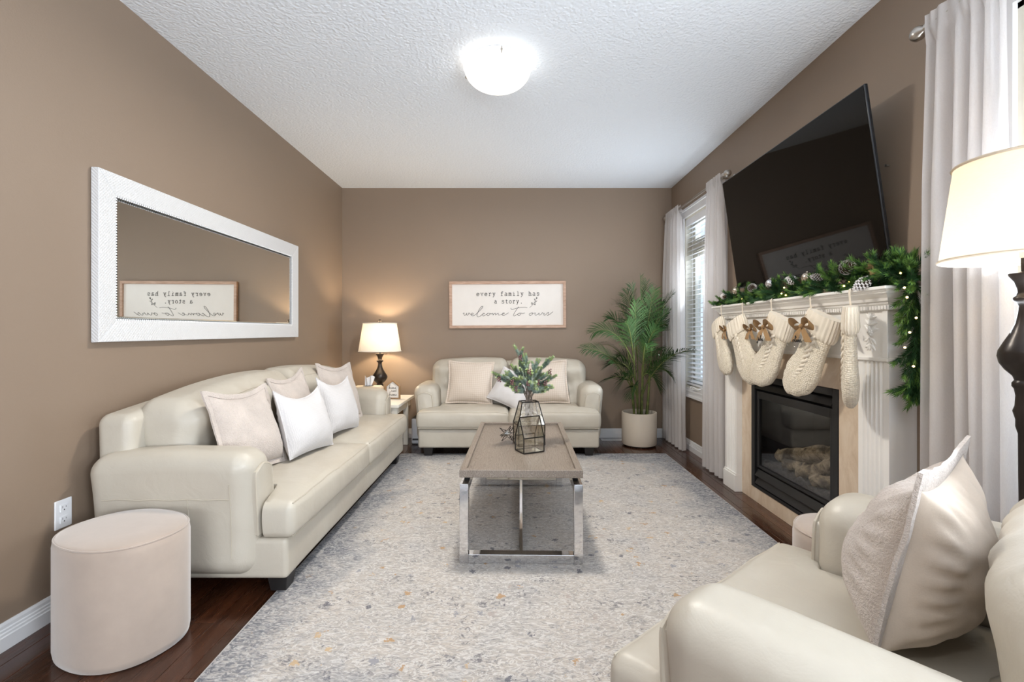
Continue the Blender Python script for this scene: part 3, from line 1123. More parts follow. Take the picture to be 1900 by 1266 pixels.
        for zz, yy in ((zs - 0.010, yf + 0.010), (0.262 + 0.010, yf + 0.008)):
            pts = []
            for t in range(57):
                u = -0.965 + 1.93 * t / 56
                p = Vector((cxm + u * hx, yy, zz))
                nn = Vector((u, (yy - (yf - 0.24) / 2) / ((-0.24 - yf) / 2), (zz - 0.262 - hz) / hz))
                pts.append(sc_def(p, nn))
            MB().tube(pts, 0.003, 5).build('piping', 'leather_seam', sc)
    # legs
    for sxn in (-1, 1):
        for yy in (yf + 0.095, -0.12):
            lx = sxn * (hw - 0.135)
            t0, t1 = 0.046, 0.034
            g = 0.0 if yy > -0.3 else 0.011
            lb = MB()
            lb.hexa([(lx - t1, yy - t1, g), (lx + t1, yy - t1, g), (lx + t1, yy + t1, g), (lx - t1, yy + t1, g),
                     (lx - t0, yy - t0, 0.092), (lx + t0, yy - t0, 0.092), (lx + t0, yy + t0, 0.092), (lx - t0, yy + t0, 0.092)])
            lb.build('leg', 'black_wood', root, bevel=0.003, smooth=0)
    return root


make_sofa('leather_sofa', 'long cream leather sofa along the mirror wall', 'sofa', 2.23, 0.87, (-1.80, 3.07, 0), R(90), 2, 0.80, 0.885, 1)
make_sofa('leather_loveseat', 'cream leather loveseat under the framed family sign', 'sofa', 1.74, 0.82, (-0.03, 5.045, 0), 0.0, 2, 0.835, 0.86, 4, fin=0.16, cin=0.09)
make_sofa('leather_armchair', 'cream leather armchair beside the floor lamp, seen from behind its arm', 'armchair', 1.0, 0.99, (1.199, 0.589, 0), R(219), 1, 0.80, 0.83, 8)


# ---------------------------------------------------------------- cushions
def make_pillow(name, label, front, back, w, h, t, loc, facing, lean, roll=0.0, flange=0.03, seed=0, group=None, n=26, sag=0.0, pinch=0.07, wrk=1.0):
    """stands on its lower edge at loc (bottom centre of the mid plane), facing a compass angle, leaning back"""
    root = thing(name, label, 'cushion', loc, 0, group)
    root.rotation_euler = Euler((R(90) - lean, roll, facing + R(90)), 'XYZ')
    m = (Matrix.Rotation(facing + R(90), 4, 'Z') @ Matrix.Rotation(R(90) - lean, 4, 'X') @ Matrix.Rotation(roll, 4, 'Z'))
    root.rotation_euler = m.to_euler()

    def pos(u, v, side):
        px = w / 2 * u * (1 - pinch * (1 - v * v))
        py = h / 2 * v * (1 - pinch * (1 - u * u)) + h / 2
        T_ = max(0.0, (1 - abs(u) ** 2.4) * (1 - abs(v) ** 2.4)) ** 0.55
        lift = 1 - 0.25 * v
        z = t / 2 * T_ * lift
        wob = wrk * (0.007 * nz((px, py, side), 9, seed) + 0.004 * nz((px, py, side), 23, seed + 3))
        edge = min(1 - abs(u), 1 - abs(v))
        rad = math.atan2(v, u)
        z += T_ ** 0.5 * wob + wrk * 0.006 * math.exp(-((edge - 0.14) / 0.13) ** 2) * math.sin(rad * 26 + 3 * nz((px, py, 1), 6, seed)) * T_
        return Vector((px, py - sag * (1 - u * u) * max(0, v), side * z))
    g = [math.sin(-PI / 2 + PI * i / n) * 0.55 + (-1 + 2 * i / n) * 0.45 for i in range(n + 1)]
    for nm, side, mt in (('front_cover', 1, front), ('back_cover', -1, back)):
        mb = MB()
        vs = [pos(u, v_, side) for u in g for v_ in g]
        fs = []
        for i in range(n):
            for j in range(n):
                a = i * (n + 1) + j
                q = (a, a + n + 1, a + n + 2, a + 1)
                fs.append(q if side > 0 else q[::-1])
        mb.add(vs, fs)
        mb.build(nm, mt, root, smooth=80, recalc=False)
    # border: flange or piping
    ring = [(u, -1) for u in g] + [(1, v_) for v_ in g[1:]] + [(u, 1) for u in g[::-1][1:]] + [(-1, v_) for v_ in g[::-1][1:-1]]
    base = [pos(u, v_, 1) for u, v_ in ring]
    if flange:
        fl_ = MB()
        c = Vector((0, h / 2, 0))
        rows_ = []
        k = len(base)
        for q, (d_, z_) in enumerate(((-0.004, 0.004), (0.55, 0.0065), (1.0, 0.004), (1.0, -0.004), (0.55, -0.0065), (-0.004, -0.004))):
            row = []
            for i, p in enumerate(base):
                u, v_ = ring[i]
                dirv = Vector((u if abs(abs(u) - 1) < 1e-6 else 0, v_ if abs(abs(v_) - 1) < 1e-6 else 0, 0))
                wav = 0.007 * nz((p.x, p.y, 2.0), 16, seed + 11) * max(0, d_)
                row.append(p + dirv * flange * d_ + Vector((0, 0, z_ + wav)))
            rows_.append(row)
        vs = [p for r_ in rows_ for p in r_]
        fs = []
        for q in range(6):
            q2 = (q + 1) % 6
            for i in range(k):
                j = (i + 1) % k
                fs.append((q * k + i, q * k + j, q2 * k + j, q2 * k + i))
        fl_.add(vs, fs)
        fl_.build('flange', front, root, smooth=60)
    else:
        MB().tube(base, 0.004, 6, closed=True).build('piping', front, root)
    return root


GP = 'blush fleece cushions'
GW = 'white textured cushions'
zst = 0.447
E0 = 0.0  # facing +x
make_pillow('throw_cushion', 'blush fleece cushion by the near arm of the long sofa', 'fleece_blush', 'linen_cream', 0.43, 0.39, 0.16, (-1.255, 2.32, zst + 0.03), R(-4), R(17), R(-2), 0.024, 1, GP, sag=0.025)
make_pillow('throw_cushion', 'white textured cushion second from the near arm of the long sofa', 'waffle_white', 'cotton_white', 0.44, 0.375, 0.17, (-1.145, 2.70, zst + 0.01), R(-7), R(17), R(-3), 0, 2, GW, sag=0.05)
make_pillow('throw_cushion', 'blush fleece cushion leaning behind the white cushion mid sofa', 'fleece_blush', 'linen_cream', 0.43, 0.41, 0.14, (-1.30, 2.98, zst + 0.03), R(0), R(17), R(4), 0.024, 3, GP, sag=0.03)
make_pillow('throw_cushion', 'white textured cushion nearest the side table on the long sofa', 'waffle_white', 'cotton_white', 0.44, 0.385, 0.16, (-1.165, 3.26, zst + 0.01), R(-6), R(15), R(-4), 0, 4, GW, sag=0.05)
make_pillow('throw_cushion', 'blush fleece cushion by the far arm of the long sofa', 'fleece_blush', 'linen_cream', 0.46, 0.42, 0.15, (-1.28, 3.63, zst + 0.03), R(-8), R(16), R(-3), 0.024, 5, GP, sag=0.03)
make_pillow('throw_cushion', 'beige plaid cushion on the loveseat seat nearest the lamp', 'plaid_beige', 'linen_cream', 0.43, 0.40, 0.16, (-0.415, 4.53, zst + 0.01), R(-90), R(17), R(-2), 0.014, 6, 'plaid cushions on the loveseat')
make_pillow('throw_cushion', 'white cushion slumped askew in the middle of the loveseat', 'cotton_white', 'cotton_white', 0.36, 0.36, 0.14, (-0.085, 4.44, zst + 0.005), R(-97), R(30), R(-24), 0, 7)
make_pillow('throw_cushion', 'beige plaid cushion on the loveseat seat nearest the palm', 'plaid_beige', 'linen_cream', 0.43, 0.41, 0.16, (0.335, 4.53, zst + 0.01), R(-88), R(17), R(2), 0.014, 9, 'plaid cushions on the loveseat')
make_pillow('throw_cushion', 'large cream fleece cushion with wide flange on the armchair', 'fleece_blush', 'linen_cream', 0.49, 0.365, 0.25, (0.938, 1.122, zst + 0.03), R(129), R(11), R(1), 0.042, 12, sag=0.02, wrk=1.7, n=44)


# ---------------------------------------------------------------- oval ottomans
def make_ottoman(label, loc, rz, a, b, h):
    root = thing('oval_ottoman', label, 'ottoman', loc, rz, 'blush velvet ottomans')
    n = 56
    prof = [(0.93, 0.0), (0.98, 0.006), (1.0, 0.03), (1.0, h * 0.5), (1.0, h - 0.034), (0.985, h - 0.014), (0.955, h - 0.004), (0.90, h + 0.001), (0.6, h + 0.008), (0.3, h + 0.011), (0.02, h + 0.012)]
    mb = MB()
    vs, fs = [], []
    for s, z in prof:
        for j in range(n):
            w_ = 2 * PI * j / n
            ca, sa = math.cos(w_), math.sin(w_)
            e = 2 / 2.25
            x = a * s * (abs(ca) ** e) * (1 if ca > 0 else -1)
            y = b * s * (abs(sa) ** e) * (1 if sa > 0 else -1)
            vs.append((x, y, z))
    for i in range(len(prof) - 1):
        for j in range(n):
            fs.append((i * n + j, i * n + (j + 1) % n, (i + 1) * n + (j + 1) % n, (i + 1) * n + j))
    fs.append(tuple(range(n))[::-1])
    fs.append(tuple((len(prof) - 1) * n + j for j in range(n)))
    mb.add(vs, fs)
    mb.build('body', 'velvet_blush', root, smooth=60)
    ring = []
    for j in range(n):
        w_ = 2 * PI * j / n
        ca, sa = math.cos(w_), math.sin(w_)
        e = 2 / 2.25
        ring.append((a * 0.972 * (abs(ca) ** e) * (1 if ca > 0 else -1), b * 0.972 * (abs(sa) ** e) * (1 if sa > 0 else -1), h - 0.007))
    MB().tube(ring, 0.0032, 6, closed=True).build('piping', 'velvet_blush', root)


make_ottoman('blush velvet oval ottoman standing at the near end of the long sofa', (-1.445, 1.748, 0), R(-22), 0.222, 0.184, 0.42)
make_ottoman('blush velvet ottoman half hidden between the armchair and the fireplace', (1.294, 1.745, 0), R(-40), 0.215, 0.18, 0.40)

# ---------------------------------------------------------------- coffee table
ct = thing('coffee_table', 'greige oak tray-top coffee table on a chrome frame', 'table', (0.056, 2.90, 0.0115), R(-1.1))
hx, hy = 0.302, 0.608
zt, zb, rim = 0.458, 0.4225, 0.032
top = MB().box((-hx, -hy, zb), (hx, hy, zt - 0.016)).build('table_top', 'greige_oak', ct, bevel=0.001, smooth=0)
for (a, b) in (((-hx, -hy), (hx, -hy)), ((hx, -hy), (hx, hy)), ((hx, hy), (-hx, hy)), ((-hx, hy), (-hx, -hy))):
    # mitred rim rails of the tray
    a, b = Vector((*a, 0)), Vector((*b, 0))
    ai = Vector((a.x - math.copysign(rim, a.x), a.y - math.copysign(rim, a.y), 0))
    bi = Vector((b.x - math.copysign(rim, b.x), b.y - math.copysign(rim, b.y), 0))
    z0, z1 = Vector((0, 0, zb - 0.002)), Vector((0, 0, zt))
    e = 1.002
    MB().hexa([a * e + z0, b * e + z0, bi + z0, ai + z0, a * e + z1, b * e + z1, bi + z1, ai + z1]).build('tray_rim', 'greige_oak', ct, bevel=0.0025, smooth=0)
bw, bt = 0.043, 0.012
RT = 0.388
for s in (-1, 1):
    y0 = s * (hy - 0.001)
    y1 = y0 - s * 0.05
    lo_y, hi_y = min(y0, y1), max(y0, y1)
    for sx in (-1, 1):
        x0, x1 = sorted((sx * hx, sx * (hx - bw)))
        MB().box((x0, lo_y, 0), (x1, hi_y, RT)).build('leg', 'chrome', ct, bevel=0.0015, smooth=0, seg=1)
    MB().box((-hx + bw + 0.0005, lo_y, 0), (hx - bw - 0.0005, hi_y, bw)).build('foot_rail', 'chrome', ct, bevel=0.0015, smooth=0, seg=1)
for sx in (-1, 1):
    x0, x1 = sorted((sx * hx, sx * (hx - bw)))
    MB().box((x0, -hy + 0.0515, RT - bw), (x1, hy - 0.0515, RT)).build('top_rail', 'chrome', ct, bevel=0.0015, smooth=0, seg=1)
    for yy in (-0.42, 0.42):
        MB().box((x0 + 0.006, yy - 0.03, RT), (x1 - 0.006, yy + 0.03, zb - 0.0022)).build('spacer', 'black_metal', ct, smooth=0)
MB().box((-0.0085, -hy + 0.052, 0.004), (0.0085, hy - 0.052, 0.041)).build('stretcher', 'chrome', ct, bevel=0.001, smooth=0, seg=1)
ZTAB = 0.0115 + zt - 0.016


# ---------------------------------------------------------------- glass terrariums
def framed_glass(name, label, cat, loc, rz, vdict, edges, faces, er=0.0035, group=None):
    root = thing(name, label, cat, loc, rz, group)
    for a, b in edges:
        MB().tube([vdict[a], vdict[b]], er, 6).build('edge_bar', 'solder_black', root)
    for f, mt in faces:
        c = sum((Vector(vdict[i]) for i in f), Vector()) / len(f)
        nrm = (Vector(vdict[f[1]]) - Vector(vdict[f[0]])).cross(Vector(vdict[f[2]]) - Vector(vdict[f[0]])).normalized() * 0.001
        top_ = [Vector(vdict[i]) + nrm for i in f]
        bot_ = [Vector(vdict[i]) - nrm for i in f]
        MB().prism(top_, [top_, bot_]).build('pane', mt, root, smooth=0)
    return root


a, b, h1, h2 = 0.066, 0.052, 0.088, 0.20
V = {0: (-a, -b, 0.004), 1: (a, -b, 0.004), 2: (a, b, 0.004), 3: (-a, b, 0.004), 4: (-a, -b, h1), 5: (a, -b, h1), 6: (a, b, h1), 7: (-a, b, h1),
     8: (-a, 0, h2), 9: (a, 0, h2)}
framed_glass('glass_terrarium', 'small house-shaped glass terrarium with black edges on the coffee table', 'terrarium', (0.102, 2.722, ZTAB), R(27), V,
             [(0, 1), (1, 2), (2, 3), (3, 0), (0, 4), (1, 5), (2, 6), (3, 7), (4, 5), (6, 7), (4, 8), (7, 8), (5, 9), (6, 9), (8, 9)],
             [((0, 1, 5, 4), 'mercury_glass'), ((1, 2, 6, 5), 'clear_glass'), ((2, 3, 7, 6), 'mercury_glass'), ((3, 0, 4, 7), 'clear_glass'),
              ((4, 5, 9, 8), 'mercury_glass'), ((6, 7, 8, 9), 'clear_glass'), ((4, 8, 7), 'clear_glass'), ((5, 6, 9), 'clear_glass'), ((0, 3, 2, 1), 'mercury_glass')])
a, b, h1, h2 = 0.082, 0.066, 0.125, 0.262
ta, tb = 0.052, 0.034
V = {0: (-a, -b, 0.004), 1: (a, -b, 0.004), 2: (a, b, 0.004), 3: (-a, b, 0.004), 4: (-a, -b, h1), 5: (a, -b, h1), 6: (a, b, h1), 7: (-a, b, h1),
     8: (-ta, -tb, h2), 9: (ta, -tb, h2), 10: (ta, tb, h2), 11: (-ta, tb, h2)}
framed_glass('glass_vase', 'tall tapered glass vase with black edges holding frosted pine', 'vase', (0.104, 2.90, ZTAB), R(14), V,
             [(0, 1), (1, 2), (2, 3), (3, 0), (0, 4), (1, 5), (2, 6), (3, 7), (4, 5), (5, 6), (6, 7), (7, 4), (4, 8), (5, 9), (6, 10), (7, 11), (8, 9), (9, 10), (10, 11), (11, 8)],
             [((0, 1, 5, 4), 'mercury_glass'), ((1, 2, 6, 5), 'clear_glass'), ((2, 3, 7, 6), 'mercury_glass'), ((3, 0, 4, 7), 'mercury_glass'),
              ((4, 5, 9, 8), 'mercury_glass'), ((5, 6, 10, 9), 'clear_glass'), ((6, 7, 11, 10), 'mercury_glass'), ((7, 4, 8, 11), 'clear_glass'), ((0, 3, 2, 1), 'mercury_glass')])

# wire star
st = thing('star_ornament', 'small black wire star ornament on the coffee table', 'ornament', (-0.03, 2.945, ZTAB + 0.052), R(20))
core = MB()
core.add([(0.021, 0, 0), (-0.021, 0, 0), (0, 0.021, 0), (0, -0.021, 0), (0, 0, 0.021), (0, 0, -0.021)],
         [(0, 2, 4), (2, 1, 4), (1, 3, 4), (3, 0, 4), (2, 0, 5), (1, 2, 5), (3, 1, 5), (0, 3, 5)])
core.build('core', 'mirror_silver', st, smooth=0)
dirs = [Vector(d).normalized() for d in ((1, .1, .9), (-1, 0, .8), (.2, -.6, 1), (-1, -.5, 0), (.9, -.6, -.75), (-.75, .2, -1), (.1, 1, .2), (.3, -1, -.6), (1, .8, -.1), (-.5, 1, -.6))]
for d in dirs:
    L = 0.064
    s1 = d.orthogonal().normalized()
    s2 = d.cross(s1)
    tip = d * L
    if tip.z < -0.046:
        tip *= 0.046 / -tip.z
    sp = MB()
    for q in range(3):
        w_ = 2 * PI * q / 3
        bse = d * 0.020 + (s1 * math.cos(w_) + s2 * math.sin(w_)) * 0.011
        sp.tube([bse, tip], 0.0016, 5)
    sp.build('spike', 'solder_black', st)


# ---------------------------------------------------------------- frosted pine arrangement
def needle_sprig(L, n, ln, wd, seed, mats, tipfrac=0.25, bend=0.15, splay=55, stem_r=0.0022, stem_mat=2, start=0.15):
    """one sprig along +z: a bent stem carrying flat needles"""
    rr = random.Random(seed)
    mb = MB()
    ba = rr.uniform(0, 6.28)
    def c(t):
        return Vector((math.cos(ba) * bend * L * t * t, math.sin(ba) * bend * L * t * t, L * t))
    mb.tube([c(i / 4) for i in range(5)], [stem_r * (1 - 0.6 * i / 4) for i in range(5)], 5, mi=stem_mat)
    for i in range(n):
        t = start + (1 - start) * (i + rr.random()) / n
        p = c(t)
        tg = (c(min(1, t + 0.05)) - c(max(0, t - 0.05))).normalized()
        w_ = i * 2.39996 + rr.uniform(-0.3, 0.3)
        s1 = tg.orthogonal().normalized()
        s2 = tg.cross(s1)
        rad = s1 * math.cos(w_) + s2 * math.sin(w_)
        sa = R(splay * rr.uniform(0.75, 1.15)) * (1 - 0.45 * t ** 3)
        d = tg * math.cos(sa) + rad * math.sin(sa)
        l_ = ln * rr.uniform(0.75, 1.15) * (1 - 0.25 * t)
        side = d.cross(rad).normalized() * wd
        if side.length < 1e-6:
            side = s1 * wd
        e = p + d * l_
        m = p + d * l_ * 0.45
        mi = 1 if t > 1 - tipfrac and rr.random() < 0.8 else 0
        mb.add([p, m + side, e, m - side], [(0, 1, 2, 3)], mi)
    return mb


def orient(o, p, d, roll=0.0):
    d = Vector(d).normalized()
    q = d.to_track_quat('Z', 'Y')
    o.rotation_mode = 'QUATERNION'
    o.rotation_quaternion = q @ Euler((0, 0, roll)).to_quaternion()
    o.location = p


arr = thing('pine_arrangement', 'frosted green pine stems with plum berries in the tall vase', 'plant', (0.104, 2.90, ZTAB + 0.262))
rp = random.Random(5)
fvar = [needle_sprig(0.11, 300, 0.024, 0.0022, s, None, 0.28, 0.12, 66, 0.003).mesh('sprig', ['frosted_green', 'frosted_tip', 'bark_grey'], smooth=0, recalc=False) for s in range(4)]
tips = [(958, 644, 2.90), (973, 655, 2.95), (912, 694, 2.82), (925, 702, 2.86), (1000, 667, 2.95), (1027, 662, 2.88), (1030, 700, 2.86), (1026, 716, 2.92), (936, 690, 2.95),
        (950, 683, 2.85), (984, 690, 2.82), (1006, 690, 2.84), (970, 700, 2.80), (1010, 722, 2.80), (948, 722, 2.80), (990, 712, 2.78), (1018, 690, 3.0), (962, 672, 3.0), (940, 712, 2.9), (1000, 705, 2.95), (975, 678, 2.9)]
org = Vector(arr.location)
for i, (px_, py_, yy) in enumerate(tips):
    tip = Vector(((px_ - 950) / 870 * yy, yy, 1.149 - (py_ - 615) / 870 * yy)) - org
    basep = Vector((rp.uniform(-0.03, 0.03), rp.uniform(-0.02, 0.02), -0.09))
    ctrl = Vector((tip.x * 0.35, tip.y * 0.35, tip.z * 0.55 + 0.02))
    crv = spline([basep, Vector((basep.x * 0.8, basep.y * 0.8, 0.0)), ctrl, tip * 0.97], 5)
    br = MB().tube(crv, [0.0028] * (len(crv) - 4) + [0.002] * 4, 5).build('branch', 'bark_grey', arr)
    dtip = (tip - ctrl).normalized()
    s = link('sprig', fvar[i % 4], br)
    Lt = 0.115 if i % 3 else 0.10
    orient(s, tip - dtip * Lt, dtip, rp.uniform(0, 6))
    for q in range(4):
        p = ctrl.lerp(tip, -0.15 + 0.22 * q)
        dd = (dtip + Vector((rp.uniform(-.7, .7), rp.uniform(-.7, .7), rp.uniform(-0.1, .5)))).normalized()
        s = link('sprig', fvar[rp.randrange(4)], br)
        orient(s, p - dd * 0.015, dd, rp.uniform(0, 6))
        s.scale = (0.9, 0.9, rp.uniform(0.5, 0.8))
for (px_, py_, yy) in ((950, 710, 2.8), (957, 722, 2.8), (982, 690, 2.8), (998, 710, 2.79), (1012, 712, 2.8), (926, 704, 2.8), (965, 664, 2.88), (980, 712, 2.78), (1020, 690, 2.84)):
    c0 = Vector(((px_ - 950) / 870 * yy, yy, 1.149 - (py_ - 615) / 870 * yy)) - org
    bb = MB()
    for q in range(9):
        w_ = q * 2.4
        bb.sphere(c0 + Vector((math.cos(w_) * 0.008, math.sin(w_) * 0.008, 0.0035 * (q - 4))), 0.0046, 6)
    bb.build('berry_cluster', 'berry_plum', arr)


# ---------------------------------------------------------------- mirror on the sofa wall
mir = thing('wall_mirror', 'large landscape mirror in a white woven-textured frame over the sofa', 'mirror', (XL + 0.003, 2.998, 1.4835))
nt = NT('woven_white')
v = nt.coord()
w1 = nt.n('ShaderNodeTexWave', Scale=42.0, bands_direction='DIAGONAL', Distortion=0.0)
mpx = nt.n('ShaderNodeMapping')
mpx.inputs['Scale'].default_value = (1, -1, 1)
w2 = nt.n('ShaderNodeTexWave', Scale=42.0, bands_direction='DIAGONAL', Distortion=0.0)
nt.l(v, w1.inputs['Vector'])
nt.l(v, mpx.inputs['Vector'])
nt.l(mpx.outputs[0], w2.inputs['Vector'])
h = nt.math('MAXIMUM', w1.outputs['Fac'], w2.outputs['Fac'])
nt.set(Base_Color=(0.68, 0.68, 0.685), Roughness=0.45)
nt.bump(h, 0.45, 0.003)
HY, HZ, FWD, TH = 0.957, 0.3835, 0.099, 0.034
o_ = [(-HY, -HZ), (HY, -HZ), (HY, HZ), (-HY, HZ)]
i_ = [(-HY + FWD, -HZ + FWD), (HY - FWD, -HZ + FWD), (HY - FWD, HZ - FWD), (-HY + FWD, HZ - FWD)]
for k in range(4):
    a, b, c, d = o_[k], o_[(k + 1) % 4], i_[(k + 1) % 4], i_[k]
    bot = [(0, p[0], p[1]) for p in (a, b, c, d)]
    tp = [(TH, a[0] * 0.998, a[1] * 0.996), (TH, b[0] * 0.998, b[1] * 0.996), (TH - 0.006, c[0], c[1]), (TH - 0.006, d[0], d[1])]
    MB().hexa(bot + tp).build('frame_rail', 'woven_white', mir, bevel=0.003, smooth=0)
bead = MB()
me_b = MB().sphere((0, 0, 0), 0.005, 6)
per = []
hy_, hz_ = HY - FWD - 0.003, HZ - FWD - 0.003
for (a, b) in (((-hy_, -hz_), (hy_, -hz_)), ((hy_, -hz_), (hy_, hz_)), ((hy_, hz_), (-hy_, hz_)), ((-hy_, hz_), (-hy_, -hz_))):
    L = math.hypot(b[0] - a[0], b[1] - a[1])
    nb = int(L / 0.0125)
    for q in range(nb):
        t = q / nb
        bead.add([(x + 0.024, y + a[0] + (b[0] - a[0]) * t, z + a[1] + (b[1] - a[1]) * t) for x, y, z in me_b.v], me_b.f)
tag(bead.build('bead_trim', 'frame_white', mir), kind='stuff')
gy, gz, bv = hy_ - 0.002, hz_ - 0.002, 0.014
g = MB()
x0, x1 = 0.012, 0.0165
vs = [(x0, -gy, -gz), (x0, gy, -gz), (x0, gy, gz), (x0, -gy, gz), (x1, -gy + bv, -gz + bv), (x1, gy - bv, -gz + bv), (x1, gy - bv, gz - bv), (x1, -gy + bv, gz - bv)]
g.add(vs, [(4, 5, 6, 7), (0, 1, 5, 4), (1, 2, 6, 5), (2, 3, 7, 6), (3, 0, 4, 7)])
g.build('mirror_glass', 'mirror_silver', mir, smooth=0, recalc=False)

# ---------------------------------------------------------------- framed sign with lettering
LET = {
    'e': [[(.12, .38), (.85, .38), (.82, .62), (.5, .75), (.2, .62), (.12, .38), (.2, .12), (.5, .0), (.85, .1)]],
    'v': [[(.05, .74), (.35, .74)], [(.65, .74), (.95, .74)], [(.2, .74), (.5, 0), (.8, .74)]],
    'r': [[(.1, .74), (.35, .74), (.35, 0)], [(.12, 0), (.62, 0)], [(.35, .5), (.55, .73), (.75, .75), (.9, .62)]],
    'y': [[(.05, .74), (.35, .74)], [(.65, .74), (.95, .74)], [(.2, .74), (.5, .02)], [(.8, .74), (.5, .02), (.35, -.3), (.1, -.3)]],
    'f': [[(.9, 1.0), (.75, 1.1), (.55, 1.08), (.42, .9), (.42, 0)], [(.12, 0), (.75, 0)], [(.12, .72), (.8, .72)]],
    'a': [[(.18, .68), (.5, .76), (.72, .65), (.74, .4), (.74, .08), (.85, .0), (.95, .02)], [(.74, .42), (.4, .42), (.14, .28), (.14, .1), (.35, 0), (.6, .06), (.74, .2)]],
    'm': [[(.0, .74), (.15, .74), (.15, 0)], [(.0, 0), (.28, 0)], [(.15, .55), (.3, .74), (.45, .7), (.5, .5), (.5, 0)], [(.4, 0), (.62, 0)], [(.5, .55), (.68, .74), (.82, .7), (.87, .5), (.87, 0), (1.0, 0)]],
    'i': [[(.2, .74), (.5, .74), (.5, 0)], [(.12, 0), (.88, 0)], [(.47, 1.0), (.53, 1.02)]],
    'l': [[(.2, 1.1), (.5, 1.1), (.5, 0)], [(.12, 0), (.88, 0)]],
    'h': [[(.05, 1.1), (.22, 1.1), (.22, 0)], [(.05, 0), (.42, 0)], [(.22, .55), (.45, .74), (.68, .7), (.78, .5), (.78, 0)], [(.6, 0), (.97, 0)]],
    's': [[(.82, .52), (.82, .72)], [(.82, .6), (.55, .76), (.25, .7), (.2, .52), (.45, .4), (.75, .32), (.82, .14), (.55, 0), (.2, .06), (.17, .2), (.17, .0)]],
    't': [[(.4, 1.0), (.4, .15), (.55, 0), (.8, .04), (.9, .14)], [(.12, .72), (.82, .72)]],
    'o': [[(.5, .75), (.2, .62), (.12, .38), (.2, .12), (.5, 0), (.8, .12), (.88, .38), (.8, .62), (.5, .75)]],
    '.': [[(.40, .02), (.50, .10), (.60, .02), (.50, -.04), (.40, .02)]],
}
sg = thing('framed_sign', 'wide wood-framed family sign with black lettering above the loveseat', 'sign', (-0.047, YB - 0.002, 1.436), 0)
sg.rotation_euler = (0, R(-0.35), 0)
SW, SH, FW_, DP = 0.628, 0.252, 0.030, 0.036
MB().box((-SW + 0.01, -0.016, -SH + 0.01), (SW - 0.01, -0.002, SH - 0.01)).build('board', 'sign_board', sg, smooth=0)
o_ = [(-SW, -SH), (SW, -SH), (SW, SH), (-SW, SH)]
i_ = [(-SW + FW_, -SH + FW_), (SW - FW_, -SH + FW_), (SW - FW_, SH - FW_), (-SW + FW_, SH - FW_)]
for k in range(4):
    q = [o_[k], o_[(k + 1) % 4], i_[(k + 1) % 4], i_[k]]
    MB().hexa([(x, -0.001, z) for x, z in q] + [(x, -DP, z) for x, z in q]).build('frame_rail', 'sign_wood', sg, bevel=0.002, smooth=0)
ZP = 0.000767


def s2(x, y):
    return Vector(((x - 930) * ZP, -0.0172, (423 - y) * ZP))


def type_line(mb, text, x0, base, adv, xh):
    for ch in text:
        for pl in LET.get(ch, []):
            smooth_ch = ch in 'eaosfhmrt'
            pts = [s2(x0 + adv * 0.76 * u, base - xh / 0.75 * w_) for u, w_ in pl]
            if len(pts) > 3 and smooth_ch:
                pts = spline(pts, 3)
            mb.tube(pts, 0.0026, 5)
        x0 += adv


tx = MB()
type_line(tx, 'every family has', 492, 297, 56.3, 40)
type_line(tx, 'a story.', 742, 403, 51.5, 40)
tx.build('lettering', 'ink_black', sg, smooth=60)
scr = MB()
for pl in (
    [(300, 548), (318, 535), (316, 560), (330, 570), (348, 550), (356, 538), (352, 562), (366, 568), (382, 548), (384, 534), (398, 546), (424, 562), (446, 552), (440, 538), (422, 544), (418, 566), (440, 576), (474, 562), (530, 512),
     (572, 468), (582, 446), (566, 444), (540, 474), (512, 524), (498, 570), (512, 592), (540, 584), (572, 560), (596, 542), (606, 548), (590, 544), (574, 562), (588, 578), (618, 566), (644, 548), (664, 540), (648, 544), (638, 564),
     (654, 576), (680, 560), (676, 542), (700, 552), (724, 544), (724, 570), (738, 552), (758, 542), (760, 570), (778, 552), (798, 544), (800, 568), (824, 566), (858, 556), (884, 544), (872, 536), (852, 552), (858, 572), (886, 570), (916, 552), (944, 536)],
    [(1086, 452), (1060, 486), (1028, 536), (1010, 572), (1026, 580), (1060, 562), (1094, 542), (1110, 544), (1086, 546), (1070, 564), (1086, 576), (1116, 560), (1116, 542), (1140, 548), (1172, 540)],
    [(976, 468), (978, 484), (1000, 490), (1050, 474), (1110, 464), (1170, 462), (1206, 468)],
    [(1268, 542), (1244, 548), (1232, 564), (1246, 576), (1276, 562), (1280, 542), (1264, 540), (1290, 548), (1320, 540), (1312, 562), (1326, 574), (1352, 560), (1374, 542), (1368, 566), (1384, 572), (1404, 556), (1420, 536), (1428, 550), (1446, 548),
     (1436, 568), (1452, 574), (1482, 552), (1502, 532), (1508, 550), (1504, 572), (1484, 576), (1498, 574), (1530, 556), (1566, 526)]):
    scr.tube(spline([s2(x, y) for x, y in pl], 4), 0.0019, 5)
scr.build('script_lettering', 'ink_black', sg, smooth=60)
tw = MB()
tw.tube(spline([s2(1236, 468), s2(1270, 438), s2(1300, 404), s2(1322, 366), s2(1334, 330)], 4), 0.0013, 5)
for (x, y, dx_, dy_) in ((1290, 416, -26, -26), (1280, 428, -20, -22), (1300, 404, 30, -6), (1312, 386, 34, -14), (1318, 372, -14, -34), (1330, 345, 22, -18), (1292, 418, 34, 8), (1334, 332, 4, -14)):
    p, q = s2(x, y), s2(x + dx_, y + dy_)
    m = (p + q) / 2
    tw.tube([p, p.lerp(q, .35), p.lerp(q, .7), q], [0.0006, 0.003, 0.0038, 0.0006], 5)
tw.build('twig_drawing', 'ink_black', sg, smooth=60)

